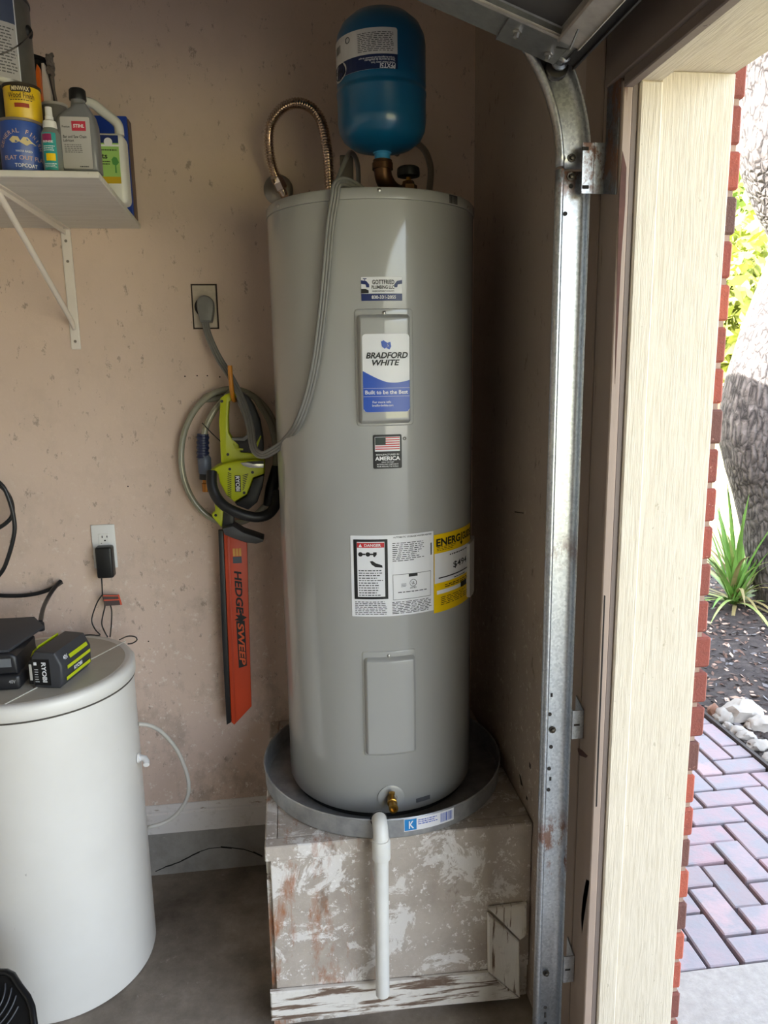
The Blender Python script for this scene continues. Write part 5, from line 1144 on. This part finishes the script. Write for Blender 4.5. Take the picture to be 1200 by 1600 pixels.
part('silver_vent', [(375, 723), (388, 722), (412, 721), (412, 731), (390, 731), (380, 728)], 2.1338, .003, M('vent_silver', 'b5b5b2', .25, .9), .001)
part('vent_slot', [(385, 721.5), (412, 720), (412, 725), (395, 725)], 2.1328, .003, BLK, .0005)
for i in range(13):
    y0_ = 738 + i * 3.0; x0_ = 358.0 + i * .0
    part('grille_slot', [(x0_ - 2.5 + (1 if i < 2 else 0), y0_), (x0_ + 3.5, y0_ + 2.2), (x0_ + 3.5, y0_ + 3.4), (x0_ - 2.5, y0_ + 1.2)], 2.1345, .002, BLK, 0)
for i in range(9):
    y0_ = 740 + i * 2.8; w_ = 9 - i * .75
    part('grille_slot', [(379, y0_ + 2.4), (379 + w_, y0_), (379 + w_, y0_ + 1.2), (379, y0_ + 3.6)], 2.1345, .002, BLK, 0)
bd = part('badge', [(366.5, 743), (375.5, 743), (376.5, 768.5), (367.5, 768.5)], 2.1335, .002, BLACK, .0004)
fz = onY(371.5, 755.7, 2.1333); fb_ = lambda u, v, l: Vector((fz.x + u, 2.1333 - l, fz.z + v))
b = NB(); write(b, fb_, 'RYOBI', 0, 0, .043, .0115, .0006, .03, 0, -math.pi / 2); obj('lettering', b, WHITE, bd)
for px, py, y_ in ((359, 733, 2.1345), (394.5, 738, 2.1345), (381.5, 770, 2.1345), (356, 710, 2.1675), (346.5, 627, 2.1675), (337, 805, 2.166)):
    c = onY(px, py, y_); b = NB(); lathe(b, c, [(.0042, 0), (.0042, .0008), (.0002, .0008)], 12, (Vector((0, -1, 0)), Vector((1, 0, 0)), Vector((0, 0, 1)))); obj('screw_recess', b, BLK, ht)
b = NB(); tube(b, resample(catmull([onY(331, 737, 2.125), onY(331, 757, 2.11), onY(338, 776, 2.10), (onY(350, 790, 2.09)), onY(366, 799, 2.085), onY(386, 806, 2.085), onY(404, 808, 2.09), onY(420, 803, 2.10), onY(431, 788, 2.12), onY(434, 770, 2.15)], 8), .01), .0148, 14); obj('bail_handle', b, BLK, ht, smooth=60)
part('lower_bracket', [(335, 779), (350, 796), (349, 815), (346, 825), (332, 808), (331, 803), (336, 799)], 2.167, .03, LIMEH, .003)
part('blade_mount', [(349, 795), (366, 799), (364, 829), (352, 832), (347, 826)], 2.158, .045, BLK, .004)
part('hand_guard', [(347, 826), (364, 822), (380, 832), (398, 838), (412, 843), (411, 847), (400, 850), (384, 848), (366, 842), (351, 836)], 2.120, .075, DGR, .004)
part('cutter_bar', [(341, 829), (348.5, 829), (355.5, 1000), (361, 1129), (354, 1133), (347, 1000)], 2.205, .022, BLK, .002)
sw = part('sweep', [(349.3, 833), (368, 839), (386, 848), (388.5, 950), (393, 1104), (366, 1133), (361.5, 1129)], 2.212, .012, M('sweep_orange', 'c9431c', .45, var=.06), .002)
part('sweep_ridge', [(354, 838), (358, 839), (366, 1060), (369, 1128), (366.5, 1130)], 2.2085, .003, M('sweep_orange_ridge', 'bb3c18', .45), .001)
e0_, e1_ = onY(371, 887, 2.2110), onY(380, 1045, 2.2110); ux = (e1_ - e0_); LS = ux.length; ux.normalize(); uy = Vector((ux.z, 0, -ux.x)); uy = uy if uy.x > 0 else -uy
fsw = lambda u, v, l: (e0_ + e1_) / 2 + ux * u + uy * v + Vector((0, -l, 0))
b = NB(); write(b, fsw, 'HEDGE', -LS * .26, 0, LS * .42, .022, .0004, .03, .15); obj('lettering', b, BLACK, sw)
b = NB(); poly(b, fsw, [(LS * .02, .013), (LS * .47, .012), (LS * .49, -.013), (LS * .02, -.013)], .0004)
poly(b, fsw, [(-.030, .004), (-.012, .006), (-.004, .020), (.004, .008), (.012, .006), (.006, -.004), (.002, -.018), (-.004, -.006), (-.014, -.014), (-.012, -.002)], .0006); obj('word_block', b, BLACK, sw)
b = NB(); write(b, fsw, 'SWEEP', LS * .25, 0, LS * .42, .019, .0012, .03, .15); obj('block_lettering', b, M('sweep_letter', 'd55a2c', .45), sw)
b = NB()
for i in range(3): poly(b, fsw, [(-LS * .5 - .060, -.011 + i * .009), (-LS * .5 - .036, -.011 + i * .009), (-LS * .5 - .036, -.004 + i * .009), (-LS * .5 - .060, -.004 + i * .009)], .0004)
obj('amber_marks', b, M('amber', 'd9a04a', .5), sw)
b = NB(); poly(b, fsw, [(-LS * .5 - .034, -.012), (-LS * .5 - .014, -.012), (-LS * .5 - .014, .014), (-LS * .5 - .034, .014)], .0004); obj('maker_mark', b, M('mark_grey', '4e5560', .5), sw)
# ================================================================== the yard
rg = random.Random(17)
def barkmat():
    t = NT('oak_bark'); t.set(Roughness=.95)
    v = t.node('ShaderNodeTexVoronoi'); v.feature = 'DISTANCE_TO_EDGE'; v.inputs['Scale'].default_value = 1
    n = t.node('ShaderNodeVectorMath', operation='ADD'); t.l.new(t.pos(34, 34, 8), n.inputs[0])
    nz = t.node('ShaderNodeTexNoise'); nz.inputs['Scale'].default_value = 9; nz.inputs['Detail'].default_value = 4; t.l.new(t.pos(), nz.inputs['Vector']); t.l.new(nz.outputs['Color'], n.inputs[1]); t.l.new(n.outputs[0], v.inputs['Vector'])
    c = t.ramp(v.outputs['Distance'], [(.0, '1d1a19'), (.15, '45403e'), (.5, '6d6764')])
    c = t.mix(t.ramp(t.noise(18, 5), [(.45, 0), (.7, .5)]), c, '7d7875')
    t.base(c); t.bump(v.outputs['Distance'], 1.0, .03); return t.m
BARK = barkmat()
tr = thing('oak_tree', (3.25, 4.25, .05), 'leaning oak tree with deeply furrowed bark beside the brick path', 'tree')
def limb(pts, radii, name, sides=28, step=.05, par=tr):
    P = catmull(pts, 10); n = len(P); m = len(radii)
    def R(i, n_):
        x = i / (n_ - 1) * (m - 1); k = min(int(x), m - 2); return radii[k] + (radii[k + 1] - radii[k]) * (x - k)
    b = NB(); tube(b, P, R, sides)
    for v in b.verts: v.co += Vector((1, 1, .3)) * (.035 * noise.noise(v.co * 2.2) + .010 * noise.noise(v.co * 14))
    return obj(name, b, BARK, par, smooth=180)
def lp(px, py, r, y): q = onY(px, py, y); return Vector((q.x + r, y, q.z))     # left silhouette pixel -> limb centre
yT = 4.35
limb([lp(1194, 1000, .26, yT), lp(1188, 950, .25, yT), lp(1172, 850, .26, yT), lp(1153, 760, .28, yT), lp(1133, 680, .31, yT), lp(1137, 630, .29, yT + .03), lp(1152, 570, .26, yT + .06), lp(1178, 490, .24, yT + .1), lp(1204, 425, .23, yT + .15), lp(1216, 380, .23, yT + .15), lp(1205, 335, .23, yT + .1), lp(1182, 285, .23, yT + .05), lp(1162, 220, .24, yT), lp(1158, 130, .23, yT), lp(1150, 40, .22, yT), lp(1120, -60, .20, yT)], [.27, .25, .26, .28, .31, .29, .26, .24, .23, .23, .23, .23, .24, .23, .22, .20], 'trunk')
limb([(3.3, 4.6, 1.9), (3.9, 4.9, 2.6), (4.6, 5.2, 3.4), (5.2, 5.6, 4.3)], [.20, .16, .12, .08], 'limb', 16)
LEAFM = M('leaf_spring_green', '7f8f36', .6, 0, var=.35, vs=3, Transmission_Weight=.0)
def foliage(bm, c, rx, ry, rz, n, s, rr):
    for i in range(n):
        while True:
            p = Vector((rr.uniform(-1, 1), rr.uniform(-1, 1), rr.uniform(-1, 1)))
            if p.length < 1: break
        q = Vector(c) + Vector((p.x * rx, p.y * ry, p.z * rz)); a = Vector((rr.gauss(0, 1), rr.gauss(0, 1), rr.gauss(0, 1))).normalized(); d = a.cross(Vector((rr.gauss(0, 1), rr.gauss(0, 1), rr.gauss(0, 1)))).normalized(); k = s * rr.uniform(.6, 1.3)
        bm.faces.new([bm.verts.new(q + v) for v in (a * k, d * k * .5, -a * k, -d * k * .5)])
b = NB(); foliage(b, (3.6, 4.9, 5.2), 2.2, 2.2, 1.0, 2600, .06, rg); o = obj('canopy', b, LEAFM, tr, recalc=False); o['kind'] = 'stuff'
# spiky plant
yc0 = onZ(1147, 945, .05); YX, YY = yc0.x, yc0.y
yu = thing('spiky_plant', (YX, YY, bedz(min(YX, 3.9), min(YY, 5.5))), 'spiky green yucca with strap leaves growing beside the oak trunk', 'plant')
LF = [M('yucca_green', '6f9a4a', .45, var=.2, vs=6), M('yucca_pale', '9db36a', .45, var=.2, vs=6), M('yucca_dry', '8a7f56', .6)]
lm_ = []
for k in range(9):
    b = NB(); L = .84 * (1 - .04 * k); bend = .10 + .07 * k; rows = []
    for i in range(7):
        s = i / 6; w = .017 * (1 - s) ** .6 * (1 if s > .1 else .8) + .0006; z = L * s * (1 - bend * s * .35); x = bend * L * s * s
        rows.append([b.verts.new((x, -w, z + .004)), b.verts.new((x, 0, z)), b.verts.new((x, w, z + .004))])
    for A, B in zip(rows, rows[1:]):
        for q in range(2): b.faces.new((A[q], A[q + 1], B[q + 1], B[q]))
    me = bpy.data.meshes.new('leaf'); b.to_mesh(me); b.free(); me.materials.append(LF[0 if k < 4 else (1 if k < 7 else 2)]); lm_.append(me)
for i in range(84):
    k = rg.randrange(9); tilt = rg.uniform(.05, 1.35) if k > 2 else rg.uniform(.0, .7)
    o = shared('leaf', lm_[k], (YX + rg.uniform(-.03, .03), YY + rg.uniform(-.03, .03), yu.location.z + .01), yu)
    o.rotation_euler = (0, tilt, rg.uniform(0, 2 * math.pi)); sc = rg.uniform(.7, 1.1); o.scale = (sc, sc, sc)
# rocks along the path edging
ROCK = M('limestone', '9c9890', .9, 0, .3, 7, .6, 30); ROCKP = M('rock_tan', '8a6a58', .9, 0, .15, 8, .5, 30)
def rock(px, py, rx, ry, rz, label, mat, seed):
    c = onZ(px, py, .02); c.x = max(c.x, 1.945 + rx)
    zb2 = bedz(c.x, c.y) if c.x > 1.93 else -.03; b = NB(); bmesh.ops.create_icosphere(b, subdivisions=3, radius=1)
    for v in b.verts:
        n_ = v.co.normalized(); k = 1 + .34 * noise.noise(n_ * 1.6 + Vector((seed, 0, 0))) + .14 * noise.noise(n_ * 4.5 + Vector((0, seed, 0)))
        v.co = Vector((n_.x * rx * k, n_.y * ry * k, max(-.35, n_.z * k) * rz)) + Vector((c.x, c.y, zb2 + rz * .33))
    return obj('rock', b, mat, None, label, 'rock', 'rocks along the path edging', smooth=35)
for i, (px, py, rx, ry, rz, lb, mt) in enumerate((
    (1103, 1110, .030, .035, .04, 'small tan rock nearest the brick wall corner', ROCKP), (1121, 1117, .045, .045, .04, 'white rock beside the tan one on the bed edge', ROCK),
    (1160, 1112, .085, .075, .06, 'largest pale grey limestone rock in the bed', ROCK), (1190, 1128, .055, .05, .045, 'white limestone rock right of the largest one', ROCK),
    (1145, 1137, .04, .035, .03, 'white rock just in front of the largest limestone', ROCK), (1166, 1143, .045, .035, .03, 'low white rock close to the path edging', ROCK),
    (1186, 1158, .05, .035, .03, 'white rock near the right frame edge along the edging', ROCK), (1132, 1127, .025, .022, .02, 'small white stone between larger rocks at the edging', ROCK), (1199, 1178, .05, .035, .03, 'white rock lowest in view along the edging', ROCK), (1175, 1128, .03, .03, .025, 'small white stone touching the shade of the largest limestone', ROCK))):
    rock(px, py, rx, ry, rz, lb, mt, 3.1 * i + 1)
# wood chips on the bed
b = NB()
for i in range(5200):
    u, v = rg.uniform(1.96, 3.9), rg.uniform(1.8, 5.5); z = bedz(u, v) + .006; a = rg.uniform(0, 6.28); L = rg.uniform(.008, .028); w = L * rg.uniform(.25, .6)
    d = Vector((math.cos(a) * L, math.sin(a) * L, rg.uniform(-.006, .008))); e = Vector((-math.sin(a) * w, math.cos(a) * w, rg.uniform(-.006, .008)))
    f_ = b.faces.new([b.verts.new(Vector((u, v, z)) + q) for q in (d, e, -d, -e)]); f_.material_index = rg.choice((0, 0, 1, 1, 2, 3))
tag(obj('wood_chips', b, [M('chip_dark', '3b3330', .9), M('chip_brown', '6a5448', .9), M('chip_pale', 'b59c8a', .9), M('chip_grey', '6f6c6c', .9)], None, recalc=False), 'dark wood chips and dry leaves covering the planting bed', 'mulch', None, 'stuff')
# iron fence, hedge trees and a house beyond the lawn
fn = thing('iron_fence', (9.5, 13, 0), 'thin dark metal fence across the far lawn', 'fence'); FEM = M('fence_iron', '4a4a44', .6, .3)
for z_ in (.42, 1.10): b = NB(); box(b, (6.2, 13.0, z_), (16, 13.03, z_ + .03)); obj('rail', b, FEM, fn)
b = NB(); box(b, (-.012, -.012, 0), (.012, .012, 1.2)); mp = bpy.data.meshes.new('picket'); b.to_mesh(mp); b.free(); mp.materials.append(FEM)
for i in range(26): shared('picket', mp, (6.3 + i * .38, 13.015, -.04), fn)
def tree(x, y, h, r, n, label, mat, seed, trunk=.14):
    rr = random.Random(seed); t_ = thing('shade_tree', (x, y, -.04), label, 'tree', 'trees beyond the lawn')
    b = NB(); tube(b, [(x, y, -.04), (x + .1, y, h * .3), (x - .05, y + .1, h * .62)], lambda i, q: trunk * (1 - .25 * i), 10); obj('trunk', b, BARK, t_, smooth=60)
    b = NB()
    for k in range(9): foliage(b, (x + rr.uniform(-.6, .6) * r, y + rr.uniform(-.5, .5) * r, h * .62 + rr.uniform(-.55, .7) * r * .8), r * .5, r * .5, r * .42, n // 9, .13, rr)
    o = obj('crown', b, mat, t_, recalc=False); o['kind'] = 'stuff'
LF1 = M('crown_yellow_green', '868f3e', .6, 0, .3, 1.5); LF2 = M('crown_green', '6a8038', .6, 0, .3, 1.5)
tree(7.4, 10.6, 4.2, 2.3, 6400, 'yellow green tree nearest the brick wall edge beyond the lawn', LF1, 3)
tree(11.5, 15.0, 6.2, 3.0, 5200, 'taller green tree standing behind the iron fence', LF2, 4)
tree(12.2, 19.5, 8.0, 3.8, 4600, 'largest tree farthest back over the neighbour house', LF1, 5)
tree(6.3, 14.6, 4.0, 2.0, 2600, 'low bushy tree mostly behind the brick wall', LF2, 6)
hs = thing('neighbour_house', (13.5, 24, 0), 'low pale house with a red brick base far across the lawn', 'house')
b = NB(); box(b, (9, 23, .75), (19, 28, 2.7)); obj('wall', b, M('house_pale', 'cfc8bd', .8), hs)
b = NB(); box(b, (8.98, 22.98, -.04), (19.02, 28.02, .75)); obj('brick_base', b, M('house_brick', '8f5a4c', .8, 0, .2, 9), hs)
b = NB(); prism(b, [(8.6, 22.6, 2.7), (19.4, 22.6, 2.7), (19.4, 25.5, 4.3), (8.6, 25.5, 4.3)], (0, .2, .0)); prism(b, [(8.6, 28.4, 2.7), (19.4, 28.4, 2.7), (19.4, 25.5, 4.3), (8.6, 25.5, 4.3)], (0, .2, 0)); obj('roof', b, M('house_roof', '6d625a', .9), hs)
for x_ in (10.2, 12.0, 14.6):
    b = NB(); box(b, (x_, 22.96, 1.0), (x_ + .9, 22.99, 2.1)); w_ = obj('window', b, M('house_window_dark', '3a4046', .3), hs); b = NB(); box(b, (x_ + .42, 22.94, 1.0), (x_ + .48, 22.958, 2.1)); obj('mullion', b, WHITE, w_)
